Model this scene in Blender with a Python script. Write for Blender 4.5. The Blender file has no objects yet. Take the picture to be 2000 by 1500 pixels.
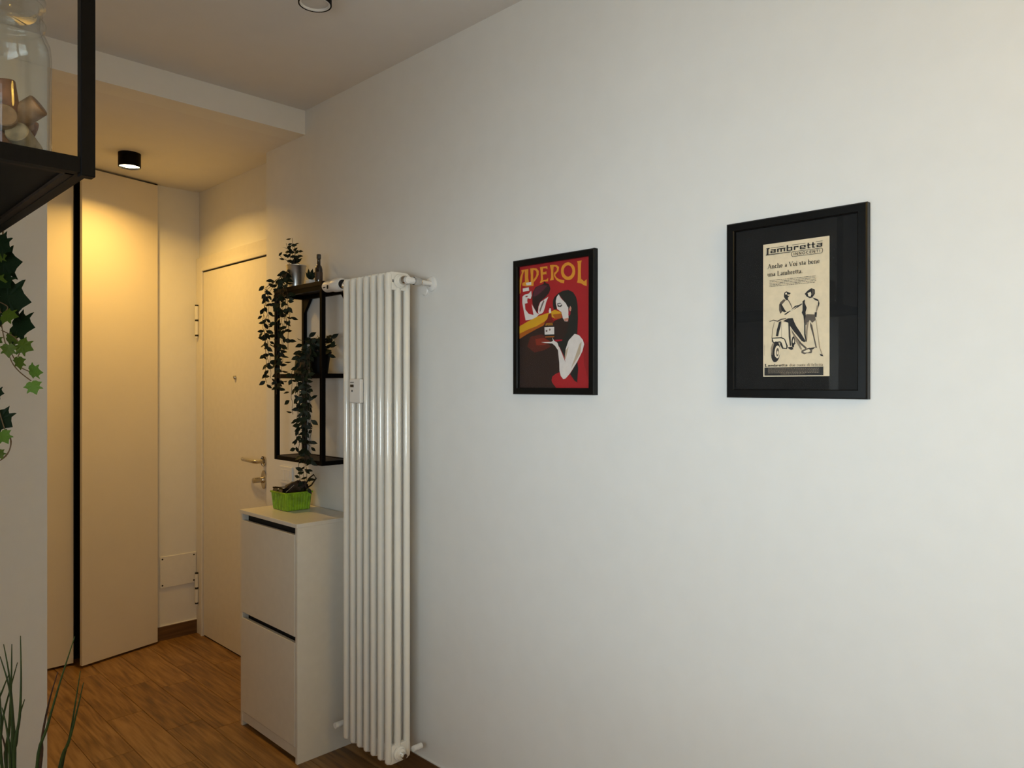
import bpy, bmesh, math, random
from mathutils import Vector, Matrix
random.seed(7)
SC = bpy.context.scene
COL = SC.collection
PI = math.pi

DAY, HILITE, HALL, ROOML, ROOMX, ROOMY = 49.0, 4.0, 9.0, 34.0, -0.8, -1.05
WARM = (1.0, .58, .13); WARM2 = (1.0, .62, .11); SPREAD = math.radians(150); EXPO = 0.0
# ------------------------------------------------------------------ camera
cam_d = bpy.data.cameras.new('camera'); cam = bpy.data.objects.new('camera', cam_d); COL.objects.link(cam)
cam.location = (-1.73, 0.0, 1.475); cam.rotation_euler = (PI/2, 0, -PI/4)
cam_d.sensor_width = 36.0; cam_d.lens = 26.1; cam_d.clip_start = 0.05
SC.camera = cam
# ------------------------------------------------------------------ world, daylight, exposure
w = bpy.data.worlds.new('world'); SC.world = w; w.use_nodes = True
bg = w.node_tree.nodes['Background']; bg.inputs[0].default_value = (0.72, 0.85, 1.0, 1); bg.inputs[1].default_value = 1.0
def area(name, loc, rot, sx, sy, power, col, shape='RECTANGLE', spread=PI):
    l = bpy.data.lights.new(name, 'AREA'); l.shape = shape; l.size = sx
    if shape == 'RECTANGLE': l.size_y = sy
    l.energy = power; l.color = col; l.spread = spread
    o = bpy.data.objects.new(name, l); COL.objects.link(o); o.location = loc; o.rotation_euler = rot
    return o
area('window_daylight', (-2.57, 0.20, 1.42), (0, -PI/2, 0), 0.58, 2.0, DAY, (0.79, 0.94, 1.0))
area('added_highlight_light', (-2.02, -2.36, 1.76), (PI/2, 0, 0), 0.26, 1.70, HILITE, (0.90, 0.96, 1.0))  # added light that draws highlights on the radiator tubes
vs = SC.view_settings; vs.view_transform = 'Standard'; vs.look = 'None'; vs.exposure = EXPO; vs.gamma = 1.0; vs.use_curve_mapping = False

# ------------------------------------------------------------------ materials
def srgb(r, g, b):
    f = lambda c: (c/255/12.92) if c/255 <= .04045 else ((c/255+.055)/1.055)**2.4
    return (f(r), f(g), f(b))
def mat(name, col, rough=.5, metal=0.0, noise=0.06, nscale=30, bump=0.0, coat=0.0, emit=None, estr=0, spec=.5):
    m = bpy.data.materials.new(name); m.use_nodes = True; nt = m.node_tree; b = nt.nodes['Principled BSDF']
    b.inputs['Roughness'].default_value = rough; b.inputs['Metallic'].default_value = metal
    b.inputs['Coat Weight'].default_value = coat; b.inputs['Specular IOR Level'].default_value = spec
    tc = nt.nodes.new('ShaderNodeTexCoord'); nz = nt.nodes.new('ShaderNodeTexNoise'); nz.inputs['Scale'].default_value = nscale
    nz.inputs['Detail'].default_value = 4
    nt.links.new(tc.outputs['Object'], nz.inputs['Vector'])
    rp = nt.nodes.new('ShaderNodeValToRGB')
    rp.color_ramp.elements[0].position = .3; rp.color_ramp.elements[1].position = .7
    rp.color_ramp.elements[0].color = tuple(c*(1-noise) for c in col)+(1,); rp.color_ramp.elements[1].color = tuple(min(1, c*(1+noise)) for c in col)+(1,)
    nt.links.new(nz.outputs['Fac'], rp.inputs['Fac']); nt.links.new(rp.outputs['Color'], b.inputs['Base Color'])
    if bump:
        bp = nt.nodes.new('ShaderNodeBump'); bp.inputs['Strength'].default_value = bump; bp.inputs['Distance'].default_value = .002
        nt.links.new(nz.outputs['Fac'], bp.inputs['Height']); nt.links.new(bp.outputs['Normal'], b.inputs['Normal'])
    if emit:
        b.inputs['Emission Color'].default_value = tuple(emit)+(1,); b.inputs['Emission Strength'].default_value = estr
    return m
def thin_glass(name, tint=(1, 1, 1), base=.03, edge=.5):
    """two-sided sheet glass: clear, with a mirror reflection that grows towards grazing angles"""
    m = bpy.data.materials.new(name); m.use_nodes = True; nt = m.node_tree
    for n in list(nt.nodes): nt.nodes.remove(n)
    N = nt.nodes.new; L = nt.links.new
    out = N('ShaderNodeOutputMaterial'); mx = N('ShaderNodeMixShader'); tr = N('ShaderNodeBsdfTransparent'); gl = N('ShaderNodeBsdfGlossy')
    lw = N('ShaderNodeLayerWeight'); lw.inputs[0].default_value = .5
    pw = N('ShaderNodeMath'); pw.operation = 'POWER'; pw.inputs[1].default_value = 4.0; L(lw.outputs['Facing'], pw.inputs[0])
    ma = N('ShaderNodeMath'); ma.operation = 'MULTIPLY_ADD'; ma.inputs[1].default_value = edge; ma.inputs[2].default_value = base; L(pw.outputs[0], ma.inputs[0])
    tr.inputs[0].default_value = tuple(tint)+(1,); gl.inputs['Roughness'].default_value = .02
    L(ma.outputs[0], mx.inputs[0]); L(tr.outputs[0], mx.inputs[1]); L(gl.outputs[0], mx.inputs[2]); L(mx.outputs[0], out.inputs[0]); return m
def wood(name, dark, mid, light, axis='Y', rough=.42):
    m = bpy.data.materials.new(name); m.use_nodes = True; nt = m.node_tree; b = nt.nodes['Principled BSDF']
    N = nt.nodes.new; L = nt.links.new
    tc = N('ShaderNodeTexCoord'); oi = N('ShaderNodeObjectInfo'); mul = N('ShaderNodeVectorMath'); mul.operation = 'MULTIPLY'
    cx = N('ShaderNodeCombineXYZ'); add = N('ShaderNodeVectorMath'); add.operation = 'ADD'
    mm = N('ShaderNodeMath'); mm.operation = 'MULTIPLY'; mm.inputs[1].default_value = 37.0
    L(oi.outputs['Random'], mm.inputs[0]); L(mm.outputs[0], cx.inputs[0]); L(mm.outputs[0], cx.inputs[1])
    L(tc.outputs['Object'], add.inputs[0]); L(cx.outputs[0], add.inputs[1])
    mul.inputs[1].default_value = (11, .8, 11) if axis == 'Y' else (.8, 11, 11)
    L(add.outputs[0], mul.inputs[0])
    n1 = N('ShaderNodeTexNoise'); n1.inputs['Scale'].default_value = 1.6; n1.inputs['Detail'].default_value = 3; n1.inputs['Distortion'].default_value = .5
    L(mul.outputs[0], n1.inputs['Vector'])
    # cathedral rings: sine of the broad noise
    r1 = N('ShaderNodeMath'); r1.operation = 'MULTIPLY'; r1.inputs[1].default_value = 34.0; L(n1.outputs['Fac'], r1.inputs[0])
    r2 = N('ShaderNodeMath'); r2.operation = 'SINE'; L(r1.outputs[0], r2.inputs[0])
    n2 = N('ShaderNodeTexNoise'); n2.inputs['Scale'].default_value = 6; n2.inputs['Detail'].default_value = 4; L(mul.outputs[0], n2.inputs['Vector'])
    a1 = N('ShaderNodeMath'); a1.operation = 'MULTIPLY_ADD'; a1.inputs[1].default_value = .10; L(r2.outputs[0], a1.inputs[0]); L(n2.outputs['Fac'], a1.inputs[2])
    a2 = N('ShaderNodeMath'); a2.operation = 'MULTIPLY_ADD'; a2.inputs[1].default_value = .16; L(oi.outputs['Random'], a2.inputs[0]); L(a1.outputs[0], a2.inputs[2])
    rp = N('ShaderNodeValToRGB'); e = rp.color_ramp.elements
    e[0].position = .3; e[0].color = tuple(dark)+(1,); e[1].position = .85; e[1].color = tuple(light)+(1,)
    k = e.new(.58); k.color = tuple(mid)+(1,)
    L(a2.outputs[0], rp.inputs['Fac']); L(rp.outputs['Color'], b.inputs['Base Color'])
    b.inputs['Roughness'].default_value = rough
    bp = N('ShaderNodeBump'); bp.inputs['Strength'].default_value = .15; bp.inputs['Distance'].default_value = .001
    L(a1.outputs[0], bp.inputs['Height']); L(bp.outputs['Normal'], b.inputs['Normal'])
    return m
M = {}
M['wall'] = mat('wall_paint', (.80, .79, .77), .7, noise=.012, nscale=14, bump=.03)
M['ceil'] = mat('ceiling_paint', (.78, .76, .74), .8, noise=.012, nscale=10)
M['hallwall'] = M['wall']
M['door'] = mat('door_lacquer', (.78, .75, .70), .45, noise=.02)
M['panel'] = mat('wardrobe_lacquer', (.76, .70, .60), .5, noise=.02, nscale=4)
M['white'] = mat('white_melamine', (.75, .71, .63), .35, noise=.02)
M['rad'] = mat('radiator_enamel', (.86, .83, .76), .16, noise=.01, coat=.5)
M['plastic'] = mat('white_plastic', (.82, .81, .79), .35, noise=.02)
M['black'] = mat('black_powder_coat', (.0035, .003, .003), .45, noise=.15, nscale=200, spec=.06)
M['warmlit_board'] = mat('warmlit_shelf_board', (.018, .011, .007), .5, noise=.3, nscale=40, spec=.1)  # black boards with the warm lamp tint put into the colour
M['frameblack'] = mat('black_frame_lacquer', (.004, .004, .004), .35, noise=.1, spec=.2)
M['matboard'] = mat('black_mat_board', (.013, .013, .0135), .7, noise=.1, spec=.1)
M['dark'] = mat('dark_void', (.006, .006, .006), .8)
M['steel'] = mat('brushed_steel', (.55, .52, .48), .25, 1.0, noise=.08, nscale=60)
M['chrome'] = mat('chrome', (.65, .63, .6), .12, 1.0, noise=.05)
M['zinc'] = mat('zinc_bucket', (.62, .62, .62), .3, 1.0, noise=.1, nscale=25)
M['lampwhite'] = mat('lamp_off_diffuser', (.62, .59, .55), .45)
M['lampon'] = mat('lamp_on_diffuser', (.9, .85, .7), .4, emit=(1.0, .80, .45), estr=14)
M['grout'] = mat('floor_joint', (.06, .034, .016), .9)
M['plank'] = wood('oak_plank', (.13, .062, .017), (.25, .125, .035), (.36, .20, .07))
M['skirt'] = wood('oak_skirting', (.085, .042, .016), (.13, .065, .025), (.17, .09, .035), 'X')
M['skirty'] = wood('oak_skirting_side', (.085, .042, .016), (.13, .065, .025), (.17, .09, .035), 'Y')
M['lime'] = mat('lime_basket', (.22, .40, .010), .5, noise=.35, nscale=45, bump=.6)
M['leather'] = mat('dark_leather', (.022, .012, .009), .4, noise=.3, nscale=60, bump=.3)
M['leaf'] = mat('dark_leaf', (.008, .013, .006), .5, noise=.4, nscale=40, spec=.15)
M['leaf2'] = mat('dark_leaf_green', (.013, .021, .009), .5, noise=.4, nscale=40, spec=.2)
M['stem'] = mat('brown_stem', (.035, .022, .012), .7)
M['ivy0'] = mat('ivy_green', (.060, .095, .010), .5, noise=.3, nscale=60, spec=.15)
M['ivy1'] = mat('ivy_dark_green', (.007, .018, .006), .5, noise=.4, nscale=60, spec=.12)
M['ivy2'] = mat('ivy_bright_green', (.085, .165, .022), .5, noise=.25, nscale=60, spec=.15)
M['ivystem'] = mat('ivy_stem', (.12, .07, .03), .6)
M['grass'] = mat('grass_blade', (.020, .029, .006), .55, noise=.4, nscale=20, spec=.15)
M['grass2'] = mat('grass_blade_dark', (.035, .016, .008), .55, noise=.4, nscale=20, spec=.15)
M['cork'] = mat('cork', (.21, .115, .05), .8, noise=.35, nscale=70, bump=.4)
M['cork2'] = mat('stained_cork', (.15, .060, .026), .8, noise=.35, nscale=70, bump=.4)
M['cork3'] = mat('pale_cork', (.27, .20, .11), .8, noise=.4, nscale=60, bump=.4)
M['glass'] = thin_glass('clear_glass', (.97, .98, .97), .022, .8)
M['pane'] = thin_glass('picture_pane', (.985, .985, .985), .022, .35)
M['amber'] = mat('brown_bottle_glass', (.012, .007, .005), .08, coat=.5)
M['terra'] = mat('grey_pot', (.10, .10, .10), .6)
M['lcd'] = mat('dark_display', (.02, .02, .018), .2)
M['print_card'] = mat('green_card', (.03, .035, .014), .5, noise=.8, nscale=35)

# ------------------------------------------------------------------ helpers
def tag(o, label=None, cat=None, group=None, kind=None):
    if label: o['label'] = label
    if cat: o['category'] = cat
    if group: o['group'] = group
    if kind: o['kind'] = kind
    return o
def thing(name, label, cat, loc, group=None, rot=0):
    o = bpy.data.objects.new(name, None); COL.objects.link(o); o.location = loc; o.rotation_euler = (0, 0, rot)
    o.empty_display_size = .05
    return tag(o, label, cat, group)
def root_inv(p):
    m = Matrix.Identity(4); q = p
    while q is not None:
        loc = Matrix.Translation(q.location) @ q.rotation_euler.to_matrix().to_4x4()
        m = loc @ m if q.parent is None else q.matrix_parent_inverse @ loc @ m
        q = q.parent
    return m.inverted()
class MB:
    def __init__(s): s.bm = bmesh.new(); s.mi = 0; s.T = Matrix.Identity(4)
    def face(s, vs):
        v = [s.bm.verts.new(s.T @ Vector(p)) for p in vs]; f = s.bm.faces.new(v); f.material_index = s.mi; return f
    def box(s, x0, x1, y0, y1, z0, z1):
        P = [s.bm.verts.new(s.T @ Vector((x, y, z))) for x in (x0, x1) for y in (y0, y1) for z in (z0, z1)]
        for q in ((0, 1, 3, 2), (4, 6, 7, 5), (0, 4, 5, 1), (2, 3, 7, 6), (0, 2, 6, 4), (1, 5, 7, 3)):
            f = s.bm.faces.new([P[i] for i in q]); f.material_index = s.mi
        return s
    def tube(s, path, r, seg=10, caps=True):
        path = [Vector(p) for p in path]; n = len(path)
        rr = r if isinstance(r, (list, tuple)) else [r]*n
        rings = []; up = None
        for i, p in enumerate(path):
            d = (path[min(i+1, n-1)] - path[max(i-1, 0)]).normalized()
            if up is None:
                up = Vector((0, 0, 1)) if abs(d.z) < .9 else Vector((1, 0, 0))
            a = d.cross(up).normalized(); b = a.cross(d).normalized(); up = b
            rings.append([s.bm.verts.new(s.T @ (p + rr[i]*(a*math.cos(2*PI*k/seg) + b*math.sin(2*PI*k/seg)))) for k in range(seg)])
        for i in range(n-1):
            for k in range(seg):
                f = s.bm.faces.new([rings[i][k], rings[i][(k+1) % seg], rings[i+1][(k+1) % seg], rings[i+1][k]]); f.material_index = s.mi
        if caps:
            for q in (rings[0][::-1], rings[-1]):
                f = s.bm.faces.new(q); f.material_index = s.mi
        return s
    def lathe(s, prof, loc, seg=28, axis=(0, 0, 1)):
        q = Vector((0, 0, 1)).rotation_difference(Vector(axis)).to_matrix().to_4x4(); T = s.T @ Matrix.Translation(loc) @ q
        rings = []
        for r, z in prof:
            if r < 1e-6: rings.append([s.bm.verts.new(T @ Vector((0, 0, z)))])
            else: rings.append([s.bm.verts.new(T @ Vector((r*math.cos(2*PI*k/seg), r*math.sin(2*PI*k/seg), z))) for k in range(seg)])
        for a, b in zip(rings, rings[1:]):
            for k in range(seg):
                k2 = (k+1) % seg
                if len(a) == 1 and len(b) == 1: continue
                if len(a) == 1: f = [a[0], b[k2], b[k]]
                elif len(b) == 1: f = [a[k], a[k2], b[0]]
                else: f = [a[k], a[k2], b[k2], b[k]]
                f = s.bm.faces.new(f); f.material_index = s.mi
        return s
    def prism(s, pts, vec):
        vec = Vector(vec); a = [s.bm.verts.new(s.T @ Vector(p)) for p in pts]; b = [s.bm.verts.new(s.T @ (Vector(p)+vec)) for p in pts]
        s.bm.faces.new(a[::-1]).material_index = s.mi; s.bm.faces.new(b).material_index = s.mi
        n = len(a)
        for i in range(n): s.bm.faces.new([a[i], a[(i+1) % n], b[(i+1) % n], b[i]]).material_index = s.mi
        return s
    def mesh(s, name, mats, bevel=0, smooth=False, seg=2, tri=False, norm=True):
        bm = s.bm
        if norm: bmesh.ops.recalc_face_normals(bm, faces=bm.faces)
        if bevel: bmesh.ops.bevel(bm, geom=list(bm.edges), offset=bevel, segments=seg, affect='EDGES', profile=.5, clamp_overlap=True)
        if tri:
            bm.normal_update(); bmesh.ops.triangulate(bm, faces=bm.faces, ngon_method='EAR_CLIP')
        me = bpy.data.meshes.new(name); bm.to_mesh(me); bm.free()
        for m in (mats if isinstance(mats, list) else [mats]): me.materials.append(m)
        if smooth:
            me.polygons.foreach_set('use_smooth', [True]*len(me.polygons))
            if smooth != 'all': me.set_sharp_from_angle(angle=math.radians(40))
        return me
    def build(s, name, mats, parent=None, **k):
        return link(name, s.mesh(name, mats, **k), parent)
def link(name, me, parent=None, matrix=None):
    o = bpy.data.objects.new(name, me); COL.objects.link(o)
    if parent is not None: o.parent = parent; o.matrix_parent_inverse = root_inv(parent)
    if matrix is not None: o.matrix_basis = matrix
    return o
def struct(name, mb, m, parent=None, **k):
    o = mb.build(name, m, parent, **k)
    if parent is None: o['kind'] = 'structure'
    return o
def boxes(*bs):
    m = MB()
    for b in bs: m.box(*b)
    return m
DRINK_ART=[
('dkred',[120.5,-64.5,138.5,-57.5,138.5,-174.5,120.5,-119.5]),
('brown',[-157.5,-33.5,-94.5,-14.5,-41.5,2.5,35.5,20.5,60.5,5.5,70.5,-21.5,50.5,-53.5,22.5,-60.5,25.5,-147.5,-4.5,-160.5,-7.5,-177.5,10.5,-195.5,-157.5,-196.5]),
('maroon',[-99.5,-32.5,-51.5,-26.5,-30.5,-35.5,-30.5,-52.5,-10.5,-66.5,-41.5,-77.5,-81.5,-83.5,-113.5,-63.5]),
('ember',[-78.5,-40.5,-41.5,-38.5,-10.5,-51.5,-41.5,-61.5,-73.5,-60.5]),
('gold',[-140.5,185.5,-125.5,185.5,-133.5,169.5,-137.5,150.5,-143.5,128.5,-143.5,112.5,-155.5,105.5,-156.5,120.5,-152.5,142.5,-145.5,162.5,-137.5,176.5]),
('gold',[-126.5,185.5,-108.5,185.5,-109.5,157.5,-105.5,142.5,-85.5,143.5,-85.5,129.5,-115.5,130.5,-135.5,134.5,-135.5,143.5,-123.5,145.5,-124.5,174.5]),
('gold',[-100.5,186.5,-85.5,185.5,-87.5,164.5,-86.5,129.5,-98.5,130.5,-97.5,165.5]),
('gold',[-89.5,186.5,-72.5,183.5,-62.5,174.5,-63.5,162.5,-72.5,150.5,-85.5,140.5,-86.5,148.5,-76.5,157.5,-72.5,166.5,-73.5,174.5,-79.5,178.5,-87.5,180.5]),
('gold',[-58.5,185.5,-26.5,185.5,-25.5,176.5,-27.5,176.5,-31.5,179.5,-44.5,180.5,-45.5,168.5,-35.5,168.5,-30.5,170.5,-29.5,159.5,-33.5,161.5,-45.5,160.5,-44.5,143.5,-31.5,143.5,-22.5,148.5,-23.5,137.5,-40.5,139.5,-52.5,135.5,-58.5,136.5,-53.5,145.5,-54.5,161.5,-55.5,176.5]),
('gold',[-15.5,187.5,1.5,186.5,-1.5,167.5,0.5,139.5,-15.5,139.5,-10.5,148.5,-10.5,168.5]),
('gold',[-2.5,186.5,13.5,184.5,22.5,177.5,20.5,165.5,11.5,158.5,6.5,154.5,11.5,146.5,23.5,139.5,44.5,134.5,42.5,125.5,28.5,128.5,11.5,138.5,1.5,152.5,2.5,161.5,11.5,166.5,14.5,173.5,9.5,179.5,-0.5,181.5]),
('gold',[87.5,157.5,86.5,149.5,82.5,142.5,75.5,136.5,67.5,133.5,59.5,133.5,50.5,135.5,42.5,140.5,35.5,146.5,31.5,155.5,30.5,163.5,31.5,172.5,35.5,179.5,42.5,184.5,50.5,187.5,59.5,188.5,67.5,185.5,75.5,180.5,82.5,174.5,86.5,166.5]),
('gold',[94.5,186.5,113.5,187.5,110.5,179.5,109.5,155.5,110.5,132.5,122.5,123.5,129.5,127.5,132.5,129.5,132.5,108.5,122.5,111.5,110.5,118.5,94.5,122.5,97.5,130.5,98.5,157.5,97.5,181.5]),
('crimson',[76.5,159.5,75.5,154.5,72.5,149.5,69.5,146.5,64.5,144.5,59.5,143.5,53.5,145.5,49.5,148.5,45.5,152.5,42.5,157.5,41.5,163.5,42.5,168.5,45.5,173.5,49.5,176.5,53.5,178.5,59.5,178.5,64.5,177.5,69.5,174.5,72.5,170.5,75.5,165.5]),
('skin',[-119.5,142.5,-95.5,142.5,-95.5,133.5,-116.5,133.5]),
('skin',[-133.5,125.5,-106.5,126.5,-104.5,115.5,-132.5,114.5]),
('skin',[-131.5,101.5,-120.5,105.5,-106.5,106.5,-95.5,114.5,-93.5,98.5,-98.5,88.5,-111.5,92.5,-113.5,84.5,-111.5,76.5,-124.5,75.5]),
('skin',[-134.5,99.5,-126.5,101.5,-123.5,72.5,-121.5,56.5,-106.5,41.5,-85.5,36.5,-93.5,71.5,-87.5,63.5,-72.5,43.5,-61.5,36.5,-80.5,23.5,-120.5,21.5,-129.5,55.5,-135.5,79.5]),
('dkred',[-121.5,99.5,-112.5,100.5,-110.5,96.5,-120.5,95.5]),
('skin',[-63.5,61.5,-55.5,75.5,-40.5,81.5,-21.5,89.5,-31.5,71.5,-35.5,58.5,-42.5,43.5,-50.5,38.5,-61.5,36.5,-65.5,43.5]),
('taupe',[-50.5,68.5,-42.5,80.5,-38.5,76.5,-46.5,62.5,-52.5,50.5,-57.5,42.5,-59.5,50.5]),
('hairman',[-38.5,139.5,-31.5,133.5,-19.5,128.5,-12.5,113.5,-19.5,100.5,-31.5,90.5,-46.5,82.5,-59.5,73.5,-65.5,60.5,-69.5,43.5,-80.5,55.5,-89.5,71.5,-91.5,92.5,-87.5,110.5,-76.5,124.5,-59.5,128.5,-42.5,131.5]),
('plum',[-80.5,118.5,-63.5,126.5,-42.5,127.5,-25.5,124.5,-38.5,114.5,-55.5,104.5,-72.5,96.5,-85.5,94.5]),
('yellow',[-157.5,2.5,-113.5,16.5,-67.5,30.5,-20.5,39.5,5.5,46.5,25.5,39.5,35.5,33.5,30.5,18.5,7.5,18.5,-4.5,24.5,-41.5,7.5,-67.5,-4.5,-94.5,-14.5,-127.5,-24.5,-157.5,-35.5]),
('amber',[-156.5,-21.5,-113.5,-9.5,-73.5,-0.5,-36.5,13.5,-41.5,0.5,-73.5,-9.5,-113.5,-23.5,-156.5,-38.5]),
('amber',[-4.5,32.5,35.5,33.5,30.5,18.5,7.5,18.5]),
('hair',[-2.5,75.5,3.5,85.5,19.5,96.5,38.5,102.5,60.5,103.5,79.5,94.5,91.5,78.5,96.5,58.5,97.5,14.5,60.5,16.5,62.5,44.5,52.5,60.5,36.5,77.5,23.5,91.5,13.5,83.5,8.5,68.5,13.5,48.5,1.5,47.5,-2.5,60.5]),
('hair',[60.5,13.5,75.5,53.5,97.5,51.5,98.5,10.5,95.5,-33.5,87.5,-31.5,60.5,-54.5,50.5,-80.5,47.5,-104.5,22.5,-64.5,20.5,-52.5,35.5,-53.5,55.5,-24.5,60.5,-5.5]),
('hair',[67.5,-153.5,96.5,-116.5,99.5,-139.5,95.5,-176.5,99.5,-183.5,84.5,-172.5]),
('skin',[21.5,93.5,30.5,80.5,50.5,63.5,60.5,46.5,61.5,16.5,38.5,17.5,34.5,36.5,15.5,48.5,11.5,62.5,9.5,73.5,13.5,85.5]),
('skin',[30.5,53.5,60.5,51.5,60.5,16.5,57.5,7.5,45.5,8.5,38.5,20.5,33.5,33.5]),
('peach',[43.5,16.5,60.5,18.5,60.5,10.5,45.5,8.5]),
('hair',[15.5,65.5,28.5,66.5,36.5,58.5,30.5,53.5,17.5,55.5]),
('skin',[17.5,63.5,28.5,64.5,33.5,59.5,23.5,57.5]),
('peach',[63.5,44.5,68.5,54.5,73.5,47.5,71.5,38.5,66.5,37.5]),
('crimson',[62.5,37.5,69.5,38.5,69.5,29.5,64.5,22.5,60.5,28.5]),
('bottle',[-20.5,35.5,-8.5,36.5,-6.5,21.5,2.5,11.5,3.5,-34.5,-36.5,-32.5,-37.5,11.5,-25.5,20.5]),
('skin',[-19.5,44.5,-15.5,53.5,-10.5,51.5,-9.5,38.5,-17.5,37.5]),
('bottle',[-18.5,56.5,-10.5,57.5,-10.5,53.5,-17.5,53.5]),
('hair',[-36.5,8.5,1.5,7.5,2.5,-6.5,-37.5,-4.5]),
('skin',[-37.5,-5.5,3.5,-6.5,3.5,-29.5,-36.5,-28.5]),
('taupe',[-11.5,-13.5,-12.5,-16.5,-15.5,-17.5,-17.5,-16.5,-18.5,-13.5,-17.5,-11.5,-15.5,-10.5,-12.5,-11.5]),
('taupe',[-24.5,-17.5,-25.5,-19.5,-28.5,-20.5,-31.5,-19.5,-32.5,-16.5,-31.5,-14.5,-28.5,-13.5,-25.5,-14.5]),
('hair',[-36.5,-28.5,3.5,-29.5,3.5,-34.5,-36.5,-33.5]),
('amber',[-34.5,-34.5,3.5,-34.5,3.5,-38.5,-33.5,-37.5]),
('crimson',[2.5,-46.5,36.5,-46.5,36.5,-50.5,10.5,-52.5]),
('red',[-4.5,-160.5,10.5,-151.5,25.5,-147.5,65.5,-155.5,79.5,-170.5,108.5,-185.5,138.5,-187.5,138.5,-194.5,15.5,-195.5,0.5,-185.5,-7.5,-172.5]),
('skin',[-51.5,-51.5,-10.5,-52.5,-1.5,-49.5,-4.5,-38.5,2.5,-48.5,17.5,-56.5,22.5,-69.5,17.5,-77.5,7.5,-65.5,-4.5,-57.5,-36.5,-54.5]),
('skin',[17.5,-67.5,24.5,-69.5,36.5,-91.5,49.5,-117.5,46.5,-104.5,50.5,-76.5,62.5,-50.5,86.5,-31.5,104.5,-37.5,118.5,-51.5,123.5,-64.5,116.5,-85.5,96.5,-116.5,67.5,-151.5,50.5,-166.5,40.5,-168.5,30.5,-158.5,25.5,-143.5,24.5,-117.5,20.5,-90.5]),
('taupe2',[50.5,-80.5,62.5,-69.5,50.5,-108.5,46.5,-104.5]),
('taupe2',[105.5,-63.5,113.5,-56.5,108.5,-91.5,79.5,-127.5,70.5,-138.5,84.5,-109.5]),
]
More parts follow.
